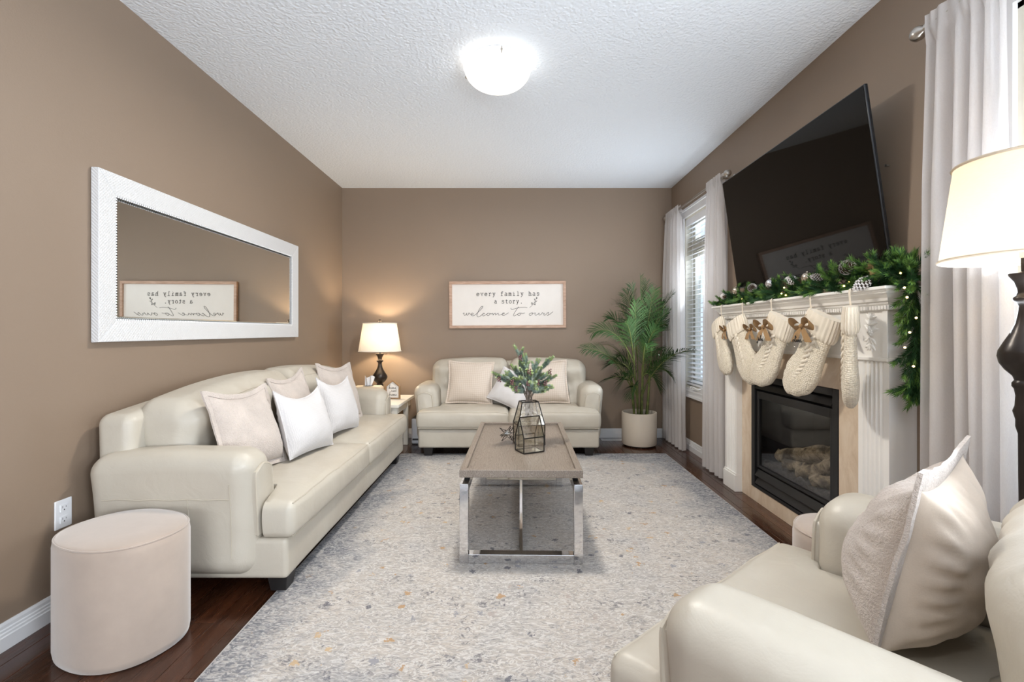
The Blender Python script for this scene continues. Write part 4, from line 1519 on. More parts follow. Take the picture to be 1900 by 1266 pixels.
# ---------------------------------------------------------------- ceiling light
def make_flush_light(x, y, watts, label):
    cl = thing('ceiling_light', label, 'light', (x, y, ZC), 0, 'flush ceiling lights')
    MB().lathe([(0.15, -0.001), (0.165, -0.004), (0.165, -0.03), (0.155, -0.036)], 48).build('mounting_pan', 'trim_white', cl)
    dm = []
    rr_, dd_ = 0.190, 0.115
    for i in range(15):
        t = i / 14
        dm.append((max(0.001, rr_ * math.cos(t * PI / 2) ** 0.9), -0.040 - dd_ * math.sin(t * PI / 2)))
    MB().lathe([(rr_ - 0.006, -0.034), (rr_ + 0.004, -0.034), (rr_ + 0.004, -0.040)] + dm, 56, cap=False).build('glass_dome', 'dome_glow', cl, smooth=60)
    dl = bpy.data.lights.new('dome_light', 'AREA')
    dl.shape, dl.size, dl.energy, dl.color = 'DISK', 0.26, watts, (1.0, 0.93, 0.83)
    link('dome_light', dl, cl, (0, 0, -0.162))
    for w_ in (35, 158, 278):
        p = Vector((math.cos(R(w_)), math.sin(R(w_)), 0))
        c = MB()
        c.tube([p * 0.185 + Vector((0, 0, -0.03)), p * 0.200 + Vector((0, 0, -0.03)), p * 0.202 + Vector((0, 0, -0.052)), p * 0.188 + Vector((0, 0, -0.055))], 0.004, 6)
        c.sphere(p * 0.202 + Vector((0, 0, -0.046)), 0.0085, 8)
        c.build('clip', 'nickel', cl)


make_flush_light(-0.083, 2.70, 38, 'round frosted glass flush-mount ceiling light with three clips')
make_flush_light(-0.95, -0.70, 9, 'added fill light shaped as a flush ceiling light behind the camera')  # unseen second fixture, added to brighten the mantel and right wall

# ---------------------------------------------------------------- lamps
def make_lamp(name, label, loc, shade, zs0, zs1, r0, r1, base_prof, shade_mat_, watts, color, fin=0.04):
    root = thing(name, label, 'lamp', loc)
    MB().lathe(base_prof, 40).build('base', 'dark_bronze', root, smooth=50)
    sh = MB()
    n = 48
    prof = [(r0, zs0), (r0 - 0.0005, zs0 + 0.012), (r1 + (r0 - r1) * 0.5, (zs0 + zs1) / 2), (r1 + 0.0005, zs1 - 0.012), (r1, zs1)]
    sh.lathe(prof, n, cap=False)
    s = sh.build('lamp_shade', shade_mat_, root, smooth=60, recalc=False)
    for r_, z in ((r0, zs0 + 0.004), (r1, zs1 - 0.004)):
        ring = [(math.cos(2 * PI * j / n) * (r_ + 0.001), math.sin(2 * PI * j / n) * (r_ + 0.001), z) for j in range(n)]
        MB().tube(ring, 0.0042, 6, closed=True).build('trim_band', shade_mat_, s)
    hp = MB()
    zr = zs1 - 0.02
    for w_ in (0, 120, 240):
        hp.tube([(0, 0, zr), (math.cos(R(w_)) * (r1 - 0.002), math.sin(R(w_)) * (r1 - 0.002), zr)], 0.0016, 5)
    zb_ = base_prof[-1][1]
    hp.tube([(0, 0, zb_ - 0.005), (0, 0, zb_ + 0.05)], 0.013, 10)
    for sg_ in (-1, 1):
        hp.tube(spline([(0, sg_ * 0.012, zb_ + 0.02), (0, sg_ * 0.045, zb_ + 0.06), (0, sg_ * 0.05, (zb_ + zr) / 2 + 0.03), (0, sg_ * 0.02, zr - 0.03), (0, 0, zr)]), 0.0016, 5)
    hp.build('harp', 'nickel', root)
    MB().lathe([(0.004, zr), (0.006, zs1 - 0.002), (0.013, zs1 + 0.002), (0.006, zs1 + 0.008), (0.013, zs1 + 0.016), (0.016, zs1 + 0.024), (0.012, zs1 + 0.033), (0.001, zs1 + 0.037)], 16).build('finial', 'dark_bronze', root)
    zm = zb_ + 0.085
    MB().lathe([(0.012, zm - 0.04), (0.014, zm - 0.03), (0.027, zm), (0.024, zm + 0.022), (0.001, zm + 0.036)], 16).build('bulb', 'bulb_glow', root)
    d = bpy.data.lights.new('bulb_light', 'POINT')
    d.energy, d.color, d.shadow_soft_size = watts, color, 0.04
    o = link('bulb_light', d, root, (0, 0, zm + 0.055))
    return root


p0 = 0.0
bp = [(0.075, 0.0), (0.078, 0.006), (0.076, 0.018), (0.055, 0.030), (0.034, 0.040), (0.028, 0.055), (0.026, 0.085), (0.030, 0.105), (0.036, 0.112), (0.036, 0.122), (0.029, 0.130), (0.034, 0.142), (0.055, 0.160),
      (0.070, 0.180), (0.075, 0.200), (0.072, 0.216), (0.058, 0.240), (0.040, 0.268), (0.027, 0.295), (0.020, 0.325), (0.018, 0.345), (0.026, 0.356), (0.033, 0.362), (0.033, 0.370), (0.024, 0.376), (0.020, 0.386), (0.022, 0.396),
      (0.030, 0.416), (0.044, 0.434), (0.045, 0.440), (0.020, 0.442), (0.011, 0.446), (0.011, 0.475)]
make_lamp('table_lamp', 'dark turned table lamp with a white shade on the side table', (-1.352, 4.80, 0.4805), None, 0.462, 0.755, 0.211, 0.168, bp, 'shade_white', 20.0, (1.0, 0.80, 0.55))
# floor lamp: the same turned vase on a tall column
fp_ = [(0.115, 0.0), (0.118, 0.008), (0.11, 0.018), (0.05, 0.030), (0.024, 0.045), (0.014, 0.07), (0.013, 0.30), (0.013, 0.60), (0.015, 0.86), (0.020, 0.88), (0.020, 0.90)]
for r_, z in bp[4:-1]:
    fp_.append((r_ * 0.76, 1.079 + (z - 0.200) * 0.97))
fp_.append((0.010, 1.36))
make_lamp('floor_lamp', 'dark turned floor lamp with a large linen shade behind the armchair', (1.44, 1.315, 0), None, 1.352, 1.633, 0.182, 0.150, fp_, 'shade_linen', 2.0, (1.0, 0.78, 0.52))

# ---------------------------------------------------------------- side table and what stands on it
stb = thing('side_table', 'small white wooden side table in the corner under the lamp', 'table', (-1.36, 4.60, 0))
tx0, tx1, ty0, ty1 = -0.33, 0.33, -0.345, 0.345
MB().box((tx0, ty0, 0.452), (tx1, ty1, 0.480)).build('table_top', 'table_white', stb, bevel=0.004, smooth=0)
ap = 0.025
MB().box((tx0 + 0.03, ty0 + 0.03, 0.385), (tx1 - 0.03, ty0 + 0.05, 0.4515)).build('apron', 'table_white', stb, smooth=0)
MB().box((tx1 - 0.05, ty0 + 0.055, 0.385), (tx1 - 0.03, ty1 - 0.055, 0.4515)).build('apron', 'table_white', stb, smooth=0)
for sx in (tx0 + 0.025, tx1 - 0.07):
    for sy in (ty0 + 0.025, ty1 - 0.205):
        MB().box((sx, sy, 0), (sx + 0.045, sy + 0.045, 0.4515)).build('leg', 'table_white', stb, bevel=0.003, smooth=0)
tb_ = thing('tissue_box', 'tan leatherette tissue box with a white tissue on the side table', 'tissue box', (-1.37, 4.47, 0.4805), R(4))
vs, fs = soft_box((-0.135, -0.07, 0), (0.135, 0.07, 0.150), 0.03, (6, 4, 4), 4)
MB().add(vs, fs).build('case', 'leatherette_tan', tb_, smooth=60)
MB().lathe([(0.05, 0.1495), (0.05, 0.1515), (0.02, 0.1518)], 24).build('slot', 'slot_dark', tb_)
ts = MB()
vs, fs = [], []
nu, nv = 14, 8
for j in range(nv + 1):
    v_ = j / nv
    for i in range(nu + 1):
        u = i / nu * 2 - 1
        wd = 0.030 + 0.018 * v_
        vs.append((u * wd + 0.012 * v_, 0.012 * math.sin(u * 7 + 2 * v_) * (0.6 + v_), 0.150 + 0.088 * v_ + 0.010 * v_ * math.sin(u * 4)))
for j in range(nv):
    for i in range(nu):
        a = j * (nu + 1) + i
        fs.append((a, a + 1, a + nu + 2, a + nu + 1))
ts.add(vs, fs).build('tissue', 'tissue_white', tb_, smooth=80, recalc=False)

hs = thing('house_plaque', 'small house-shaped wooden plaque lettered home sweet home', 'sign', (-1.178, 4.655, 0.4805), R(-4))
hw_, hh, hp_ = 0.073, 0.128, 0.188
outl = [(-hw_, 0), (hw_, 0), (hw_, hh), (0, hp_), (-hw_, hh)]
inn = [(-hw_ + 0.011, 0.011), (hw_ - 0.011, 0.011), (hw_ - 0.011, hh - 0.005), (0, hp_ - 0.014), (-hw_ + 0.011, hh - 0.005)]
fr = MB()
for k in range(5):
    q = [outl[k], outl[(k + 1) % 5], inn[(k + 1) % 5], inn[k]]
    fr.hexa([(x, 0.0, z) for x, z in q] + [(x, -0.03, z) for x, z in q])
fr.build('frame', 'oak_tan', hs, smooth=0)
bd = [(x * 1.01, z) for x, z in inn]
MB().prism(bd, [[Vector((x, -0.012, z)) for x, z in bd], [Vector((x, -0.004, z)) for x, z in bd]]).build('board', 'frame_white', hs, smooth=0)
ht = MB()


def h2(x, z):
    return Vector((x, -0.0125, z))


SCR = {
    'home': [[(0, .0), (.05, .8), (.18, 1.25), (.1, 1.2), (.06, .5), (.05, 0), (.14, .45), (.24, .4), (.26, .05), (.36, .1)], [(.46, .45), (.36, .3), (.4, .02), (.52, .1), (.5, .42), (.6, .4)],
             [(.6, .45), (.61, 0), (.68, .42), (.74, .4), (.74, 0), (.82, .42), (.88, .38), (.9, .02), (1.0, .1)], [(1.02, .22), (1.14, .35), (1.08, .48), (1.0, .25), (1.08, 0), (1.22, .12)]],
    'sweet': [[(.16, .5), (.04, .4), (.14, .2), (.02, 0)], [(.24, .5), (.28, 0), (.36, .35), (.42, 0), (.5, .5)], [(.54, .22), (.66, .38), (.6, .48), (.53, .2), (.62, 0), (.72, .1)],
              [(.74, .22), (.86, .38), (.8, .48), (.73, .2), (.82, 0), (.94, .1)], [(1.0, 1.0), (.98, 0), (1.1, .05)], [(.92, .6), (1.12, .62)]],
}
for word, x0, z0, s in (('home', -0.040, 0.098, 0.062), ('sweet', -0.018, 0.070, 0.050), ('home', -0.036, 0.030, 0.062)):
    for pl in SCR[word]:
        ht.tube(spline([h2(x0 + x * s, z0 + z * s * 0.52) for x, z in pl], 3), 0.0014, 5)
ht.build('script_lettering', 'ink_black', hs, smooth=60)

ap_ = thing('air_purifier', 'slim white air purifier on the floor between side table and loveseat', 'air purifier', (-0.972, 4.86, 0))
vs, fs = soft_box((-0.048, -0.11, 0.008), (0.048, 0.11, 0.262), 0.016, (2, 4, 4), 4)
MB().add(vs, fs).build('housing', 'plastic_white', ap_, smooth=60)
MB().box((-0.042, -0.102, 0.2625), (0.042, 0.102, 0.2665)).build('top_grille', 'slot_dark', ap_, bevel=0.002, smooth=0)
MB().box((-0.036, -0.1125, 0.045), (0.036, -0.1095, 0.062)).build('air_slot', 'slot_dark', ap_, smooth=0)
MB().box((-0.04, -0.1, 0.0), (0.04, 0.1, 0.009)).build('foot', 'slot_dark', ap_, smooth=0)

# ---------------------------------------------------------------- wall outlet, floor register, wall screw
ol = thing('wall_outlet', 'white duplex wall outlet beside the sofa arm', 'outlet', (XL + 0.0005, 1.915, 0.405))
MB().box((0, -0.036, -0.058), (0.006, 0.036, 0.058)).build('plate', 'plastic_white', ol, bevel=0.0025, smooth=0)
for s in (-1, 1):
    f = MB().box((0.006, -0.0165, s * 0.0235 - 0.0145), (0.0085, 0.0165, s * 0.0235 + 0.0145)).build('socket', 'plastic_white', ol, bevel=0.001, smooth=0)
    sl = MB().box((0.0084, -0.0085, s * 0.0235), (0.0088, -0.0065, s * 0.0235 + 0.009)).box((0.0084, 0.0065, s * 0.0235), (0.0088, 0.0085, s * 0.0235 + 0.007))
    sl.tube([(0.0083, 0, s * 0.0235 - 0.007), (0.0088, 0, s * 0.0235 - 0.007)], 0.0028, 8)
    sl.build('slots', 'slot_dark', f, smooth=0)
fv = thing('floor_register', 'small white floor vent beside the palm pot', 'vent', (1.075, 4.965, 0))
MB().box((-0.13, -0.05, 0), (0.13, 0.05, 0.003)).build('plate', 'trim_white', fv, bevel=0.001, smooth=0)
for i in range(9):
    MB().box((-0.105 + i * 0.0255, -0.036, 0.003), (-0.098 + i * 0.0255, 0.036, 0.006)).build('louver', 'trim_white', fv, smooth=0)
sw = thing('wall_screw', 'tiny metal screw left in the wall beside the television', 'screw', (XR, 2.145, 1.908))
MB().tube([(0.0, 0, 0), (-0.014, 0, 0)], 0.003, 8).build('shank', 'nickel', sw)
MB().lathe([(0.003, 0), (0.006, 0.001), (0.006, 0.003), (0.002, 0.004)], 12).build('screw_head', 'nickel', sw, loc=(-0.014, 0, 0)).rotation_euler = (0, R(-90), 0)

# ---------------------------------------------------------------- fireplace
BY0, BY1 = 1.997, 3.531          # body
FX, MX = 1.606, 1.645            # pilaster face, marble face
fp = thing('fireplace_mantel', 'white mantelpiece with fluted pilasters and beige marble surround', 'fireplace', (XR, (BY0 + BY1) / 2, 0))
ox, oy = XR, (BY0 + BY1) / 2


def L3(x, y, z):
    return (x - ox, y - oy, z)


def fbox(mb, lo, hi):
    return mb.box(L3(*lo), L3(*hi))


PWD = 0.178
for (a, b) in ((BY0, BY0 + PWD), (BY1 - PWD, BY1)):
    m = MB()
    # fluted pilaster as one swept section (plan profile swept up)
    prof = [(XR - 0.001, a), (FX, a)]
    m_in, nfl = 0.026, 5
    fwid = (PWD - 2 * m_in) / nfl
    for q in range(nfl):
        y0 = a + m_in + q * fwid
        for t in range(7):
            u = t / 6
            prof.append((FX + 0.0085 * math.sin(PI * u) ** 0.8, y0 + fwid * (0.10 + 0.80 * u)))
    prof += [(FX, b), (XR - 0.001, b)]
    rows_ = [[Vector(L3(x, y, z)) for x, y in prof] for z in (0.131, 1.018)]
    m.prism(prof, rows_)
    m.build('pilaster', 'mantel_white', fp, smooth=30)
    pl = MB()
    fbox(pl, (FX - 0.012, a - (0.010 if a == BY0 else 0), 0.0), (XR - 0.001, b + (0.010 if a != BY0 else 0), 0.118))
    fbox(pl, (FX - 0.006, a - (0.005 if a == BY0 else 0), 0.118), (XR - 0.001, b + (0.005 if a != BY0 else 0), 0.131))
    pl.build('plinth', 'mantel_white', fp, bevel=0.002, smooth=0)
    cp = MB()
    fbox(cp, (FX - 0.010, a - 0.002, 1.018), (XR - 0.001, b + 0.002, 1.034))
    cp.build('capital', 'mantel_white', fp, bevel=0.003, smooth=0)
fz = MB()
fbox(fz, (FX, BY0, 1.034), (XR - 0.001, BY1, 1.246))
fz.build('frieze', 'mantel_white', fp, smooth=0)
fb2 = MB()
fbox(fb2, (FX - 0.006, BY0 + PWD, 1.022), (MX - 0.004, BY1 - PWD, 1.034))
fbox(fb2, (FX + 0.002, BY0 + PWD, 1.016), (MX - 0.004, BY1 - PWD, 1.022))
fb2.build('frieze_bead', 'mantel_white', fp, smooth=0)
# raised end stiles on the frieze
for (a, b) in ((BY0, BY0 + 0.030), (BY1 - 0.030, BY1)):
    s_ = MB()
    fbox(s_, (FX - 0.007, a, 1.034), (FX, b, 1.240))
    s_.build('end_stile', 'mantel_white', fp, bevel=0.002, smooth=0)
# crown moulding: profile swept round three sides
cr = [(0.0, 1.240), (0.012, 1.240), (0.012, 1.262), (0.020, 1.266), (0.022, 1.275), (0.030, 1.278), (0.034, 1.290), (0.046, 1.302), (0.056, 1.310), (0.058, 1.316), (0.064, 1.318), (0.064, 1.3235), (0.0, 1.3235)]
rows_ = []
for (cx, cy, nx_, ny_) in ((XR - 0.001, BY0, 0, -1), (FX, BY0, -1, -1), (FX, BY1, -1, 1), (XR - 0.001, BY1, 0, 1)):
    rows_.append([Vector(L3(cx + nx_ * d, cy + ny_ * d, z)) for d, z in cr])
MB().prism(cr, rows_).build('crown_moulding', 'mantel_white', fp, smooth=0)
sh = MB()
fbox(sh, (FX - 0.074, BY0 - 0.072, 1.3237), (XR - 0.001, BY1 + 0.072, 1.338))
sh.build('mantel_shelf', 'mantel_white', fp, bevel=0.004, smooth=0)
dn = MB()
nd_ = 92
for i in range(nd_):
    y = BY0 - 0.010 + (BY1 - BY0 + 0.02) * (i + 0.5) / nd_
    fbox(dn, (FX - 0.019, y - 0.0052, 1.244), (FX - 0.0118, y + 0.0052, 1.259))
for i in range(7):
    x = FX + 0.002 + i * 0.0165
    fbox(dn, (x, BY0 - 0.019, 1.244), (x + 0.0105, BY0 - 0.0118, 1.259))
tag(dn.build('dentil_band', 'mantel_white', fp, smooth=0), kind='stuff')


# carved applique rosettes
def applique(yc, zc, hgt, wid):
    """acanthus leaves curling out from a central stem, carved in low relief"""
    mb = MB()
    c = Vector(L3(FX, yc, zc))

    def leaf(p, d, l_, w_):
        d = Vector((0, d[0], d[1])).normalized()
        sd = Vector((0, -d.z, d.y))
        rows_ = []
        for q in range(6):
            t = q / 5
            cc = p + d * l_ * t + sd * l_ * 0.22 * t * t
            hw = w_ * math.sin(PI * (0.12 + 0.85 * t)) ** 0.8
            hh_ = 0.0085 * (1 - 0.45 * t)
            rows_.append([cc + sd * hw * math.cos(a_) + Vector((-hh_ * math.sin(a_) + 0.001, 0, 0)) for a_ in [PI * k / 6 for k in range(7)]])
        mb.prism(rows_[0], rows_)
    n = 5
    for q in range(n):
        t = -1 + 2 * q / (n - 1)
        for sgn in (-1, 1):
            p = c + Vector((0, sgn * 0.002, t * hgt * 0.36))
            up = 1 if t >= 0 else -1
            leaf(p, (sgn * 1.0, 0.55 * up), wid * 0.50 * (1 - 0.25 * abs(t)), 0.0085)
            leaf(p, (sgn * 0.55, 1.0 * up), wid * 0.42 * (1 - 0.2 * abs(t)), 0.0065)
    for up in (-1, 1):
        leaf(c + Vector((0, 0, up * hgt * 0.34)), (0.001, up), hgt * 0.16, 0.009)
    for q in range(7):
        w_ = 2 * PI * q / 7
        mb.sphere(c + Vector((-0.004, 0.011 * math.cos(w_), 0.011 * math.sin(w_))), 0.0062, 8)
    mb.sphere(c + Vector((-0.006, 0, 0)), 0.0075, 10)
    mb.build('carved_ornament', 'mantel_white', fp, smooth=60)


applique(2.098, 1.146, 0.165, 0.088)
applique(3.43, 1.146, 0.165, 0.088)
applique(2.764, 1.130, 0.095, 0.120)
# marble slabs
y0, y1 = BY0 + PWD + 0.0005, BY1 - PWD - 0.0005
fa, fbb, fz0, fz1 = FB
for lo, hi in (((MX, y0, 0.0), (XR - 0.001, fa, 1.016)), ((MX, fbb, 0.0), (XR - 0.001, y1, 1.016)), ((MX, fa + 0.001, 0.0), (XR - 0.001, fbb - 0.001, fz0)), ((MX, fa + 0.001, fz1), (XR - 0.001, fbb - 0.001, 1.016))):
    m = MB()
    fbox(m, lo, hi)
    m.build('marble_slab', 'beige_marble', fp, bevel=0.0012, smooth=0, seg=1)

# gas fire insert
gi = thing('gas_fire_insert', 'black framed gas fire insert with ceramic logs behind glass', 'fireplace', (MX, (fa + fbb) / 2, fz0 + 0.0005))
W2, H2 = (fbb - fa) / 2 - 0.0015, fz1 - fz0 - 0.002
g = MB()
b_ = 0.042
g.box((-0.004, -W2, 0), (0.045, -W2 + b_, H2)).box((-0.004, W2 - b_, 0), (0.045, W2, H2)).box((-0.004, -W2 + b_, H2 - 0.036), (0.045, W2 - b_, H2)).box((-0.004, -W2 + b_, 0), (0.045, W2 - b_, 0.020))
g.build('outer_frame', 'firebox_black', gi, bevel=0.002, smooth=0)
i0, i1 = -W2 + b_ + 0.004, W2 - b_ - 0.004
for (za, zb_, xo, tilt) in ((0.030, 0.072, 0.006, 0.012), (0.083, 0.125, 0.006, 0.012), (H2 - 0.088, H2 - 0.052, 0.004, 0.012)):
    MB().hexa([(xo - tilt, i0, za), (xo + 0.012 - tilt, i0, za), (xo + 0.012 - tilt, i1, za), (xo - tilt, i1, za),
               (xo + tilt, i0, zb_), (xo + 0.012 + tilt, i0, zb_), (xo + 0.012 + tilt, i1, zb_), (xo + tilt, i1, zb_)]).build('louver', 'firebox_black', gi, bevel=0.002, smooth=0)
gz0, gz1 = 0.140, H2 - 0.105
df_ = MB()
s_ = 0.030
df_.box((0.008, i0, gz0), (0.030, i0 + s_, gz1)).box((0.008, i1 - s_, gz0), (0.030, i1, gz1)).box((0.008, i0 + s_, gz0), (0.030, i1 - s_, gz0 + 0.018)).box((0.008, i0 + s_, gz1 - 0.05), (0.030, i1 - s_, gz1))
dfo = df_.build('door_frame', 'firebox_black', gi, bevel=0.0015, smooth=0)
MB().box((0.017, i0 + s_ - 0.004, gz0 + 0.014), (0.020, i1 - s_ + 0.004, gz1 - 0.046)).build('glass_pane', 'fire_glass', dfo, smooth=0)
bxx = 0.36
lb = MB()
lb.box((bxx, -W2 + 0.10, 0.05), (bxx + 0.02, W2 - 0.10, H2)).box((0.05, -W2, gz0 - 0.03), (bxx + 0.02, W2, gz0 - 0.012)).box((0.05, -W2, H2 - 0.02), (bxx + 0.02, W2, H2))
lb.hexa([(0.05, -W2, 0.05), (0.07, -W2, 0.05), (bxx + 0.02, -W2 + 0.10, 0.05), (bxx, -W2 + 0.10, 0.05), (0.05, -W2, H2), (0.07, -W2, H2), (bxx + 0.02, -W2 + 0.10, H2), (bxx, -W2 + 0.10, H2)])
lb.hexa([(0.05, W2, 0.05), (bxx, W2 - 0.10, 0.05), (bxx + 0.02, W2 - 0.10, 0.05), (0.07, W2, 0.05), (0.05, W2, H2), (bxx, W2 - 0.10, H2), (bxx + 0.02, W2 - 0.10, H2), (0.07, W2, H2)])
lb.build('fire_chamber', 'firebox_liner', gi, smooth=0)
MB().box((0.042, -W2 - 0.0, 0.0), (bxx + 0.03, W2, 0.05)).build('burner_tray', 'firebox_black', gi, smooth=0)
# moulded liner panels
for q in range(3):
    MB().box((bxx - 0.006, -W2 + 0.12 + q * 0.20, gz0 + 0.12), (bxx - 0.001, -W2 + 0.315 + q * 0.20, H2 - 0.06)).build('liner_panel', 'firebox_liner', gi, bevel=0.002, smooth=0)
em = MB()
vs, fs = soft_box((0.06, -W2 + 0.03, gz0 - 0.012), (bxx - 0.02, W2 - 0.03, gz0 + 0.035), 0.015, (14, 30, 1), 2,
                  lambda p, n: Vector((p.x, p.y, p.z + (0.022 * nz(p, 22) + 0.010 * nz(p, 60) if n.z > 0.3 else 0))))
tag(em.add(vs, fs).build('ember_bed', 'ember_ash', gi, smooth=40), kind='stuff')


def log(pts, rads, seed):
    pts = spline(pts, 6)
    k = len(pts)
    rr = [rads[0] + (rads[1] - rads[0]) * i / (k - 1) for i in range(k)]
    mb = MB().tube(pts, rr, 14)
    mb.v = [tuple(Vector(p) + Vector((nz(p, 25, seed), nz(p, 25, seed + 5), nz(p, 25, seed + 9))) * 0.014) for p in mb.v]
    mb.build('ceramic_log', 'ceramic_log', gi, smooth=50)


gzl = gz0 + 0.03
log([(0.13, 0.31, gzl + 0.055), (0.17, 0.12, gzl + 0.115), (0.19, -0.10, gzl + 0.175), (0.20, -0.30, gzl + 0.15)], (0.046, 0.052), 1)
log([(0.09, 0.05, gzl + 0.030), (0.14, -0.08, gzl + 0.085), (0.17, -0.20, gzl + 0.17)], (0.036, 0.040), 2)
log([(0.20, 0.30, gzl + 0.03), (0.22, 0.0, gzl + 0.04), (0.22, -0.30, gzl + 0.05)], (0.048, 0.050), 3)
log([(0.08, -0.10, gzl + 0.035), (0.12, -0.22, gzl + 0.05), (0.15, -0.33, gzl + 0.09)], (0.036, 0.034), 4)
log([(0.10, 0.22, gzl + 0.035), (0.16, 0.08, gzl + 0.05)], (0.034, 0.03), 5)

# ---------------------------------------------------------------- television
TL_, THT, TILT = 1.40, 0.790, R(8.2)
tvz, tvx = 2.244, 1.554
tv = thing('television', 'large flat black television tilted forward above the mantel', 'television', (tvx, 2.771, tvz))
tv.rotation_euler = (0, -TILT, 0)
# local: screen plane x=0, hangs down -z, body behind at +x
vs, fs = soft_box((0.0015, -TL_ / 2, -THT), (0.018, TL_ / 2, 0), 0.004, (2, 2, 2), 2)
MB().add(vs, fs).build('casing', 'tv_bezel', tv, smooth=60)
MB().box((0.0, -TL_ / 2 + 0.006, -THT + 0.008), (0.0014, TL_ / 2 - 0.006, -0.006)).build('screen', 'tv_screen', tv, smooth=0)
vs, fs = soft_box((0.0182, -TL_ / 2 + 0.12, -THT + 0.03), (0.044, TL_ / 2 - 0.12, -0.34), 0.012, (2, 2, 2), 3)
MB().add(vs, fs).build('rear_housing', 'black_metal', tv, smooth=60)
mt_ = MB()
for s in (-0.2, 0.2):
    mt_.hexa([(0.0183, s - 0.015, -0.62), (0.0183, s + 0.015, -0.62), (0.040, s + 0.015, -0.62), (0.040, s - 0.015, -0.62),
              (0.0183, s - 0.015, -0.20), (0.0183, s + 0.015, -0.20), (0.120, s + 0.015, -0.22), (0.120, s - 0.015, -0.22)])
mt_.box((0.09, -0.3, -0.26), (0.115, 0.3, -0.23))
mt_.build('wall_bracket', 'black_metal', tv, smooth=0)

# ---------------------------------------------------------------- palm
pm = thing('potted_palm', 'tall green areca palm in a round cream pot by the window', 'plant', (1.285, 4.74, 0))
pot = MB().lathe([(0.155, 0.014), (0.166, 0.016), (0.171, 0.03), (0.172, 0.10), (0.173, 0.33), (0.171, 0.336), (0.158, 0.336), (0.156, 0.33), (0.152, 0.27), (0.01, 0.265)], 56)
pot.build('pot', 'pot_cream', pm, smooth=50)
MB().lathe([(0.145, 0), (0.150, 0.003), (0.150, 0.0135), (0.14, 0.0138)], 40).build('saucer', 'black_wood', pm)
so = MB()
vs, fs = [], []
so.lathe([(0.150, 0.2665), (0.1505, 0.29), (0.11, 0.297), (0.05, 0.302), (0.002, 0.300)], 40).build('soil', 'soil_dark', pm)
rp = random.Random(11)
porg = Vector(pm.location)
canes = []
for i in range(9):
    w_ = i * 2.4
    r_ = 0.025 + 0.055 * (i % 3) / 2
    b0 = Vector((r_ * math.cos(w_), r_ * math.sin(w_), 0.295))
    t0 = Vector((b0.x * 1.9 + rp.uniform(-.02, .02), b0.y * 1.4, rp.uniform(0.62, 1.0)))
    pts = spline([b0, b0.lerp(t0, 0.5) + Vector((0, 0, 0.02)), t0], 6)
    k = len(pts)
    cn = MB()
    rad = rp.uniform(0.008, 0.013)
    cn.tube(pts, [rad * (1 - 0.45 * q / (k - 1)) * (1.12 if q % 3 == 0 else 1.0) for q in range(k)], 8)
    cn.build('cane', 'cane_green', pm, smooth=60)
    canes.append((b0, t0))


def frond(base, tip, rise, nleaf, lmax, seed):
    rr = random.Random(seed)
    base, tip = Vector(base), Vector(tip)
    ctrl = base.lerp(tip, 0.42) + Vector((0, 0, rise))

    def c(t):
        return base * (1 - t) ** 2 + ctrl * 2 * t * (1 - t) + tip * t * t
    roll_ = rr.uniform(-0.9, 0.9)
    mb = MB()
    mb.tube([c(i / 12) for i in range(13)], [0.0062 * (1 - 0.85 * i / 12) for i in range(13)], 6, mi=1)
    for i in range(nleaf):
        t = 0.20 + 0.80 * (i + 0.5) / nleaf
        p = c(t)
        tg = (c(min(1, t + .02)) - c(t - .02)).normalized()
        side = tg.cross(Vector((0, 0, 1)))
        if side.length < 0.25:
            side = tg.cross(Vector((0.3, -1, 0)))
        side.normalize()
        upv = side.cross(tg).normalized()
        side, upv = side * math.cos(roll_) + upv * math.sin(roll_), upv * math.cos(roll_) - side * math.sin(roll_)
        prof = math.sin(PI * min(1, (0.10 + 0.80 * (t - 0.20) / 0.80)) ** 0.85) ** 0.7
        for s in (-1, 1):
            l_ = lmax * max(0.22, prof) * rr.uniform(0.85, 1.1)
            fa_ = R(rr.uniform(40, 58) - 22 * t)
            d = (tg * math.cos(fa_) + side * s * math.sin(fa_) + upv * 0.22).normalized()
            droop = Vector((0, 0, -1))
            wv = d.cross(upv).normalized()
            wd = 0.0033 * (0.6 + 0.6 * prof)
            pts = []
            for q, tt in enumerate((0, 0.35, 0.7, 1.0)):
                pp = p + d * l_ * tt + droop * l_ * 0.30 * tt ** 2.2
                pp.x = min(pp.x, 1.575 - porg.x)
                pp.y = min(pp.y, 5.06 - porg.y)
                pts.append(pp)
            w4 = (0.35, 1.0, 0.75, 0.02)
            vs = []
            for q in range(4):
                vs += [pts[q] + wv * wd * w4[q], pts[q] - wv * wd * w4[q]]
            mb.add(vs, [(0, 1, 3, 2), (2, 3, 5, 4), (4, 5, 7, 6)], 0)
    mb.build('frond', ['palm_green', 'cane_green'], pm, smooth=0, recalc=False)


def ptip(px_, py_, yy):
    return Vector(((px_ - 950) / 870 * yy, yy, 1.149 - (py_ - 615) / 870 * yy)) - porg


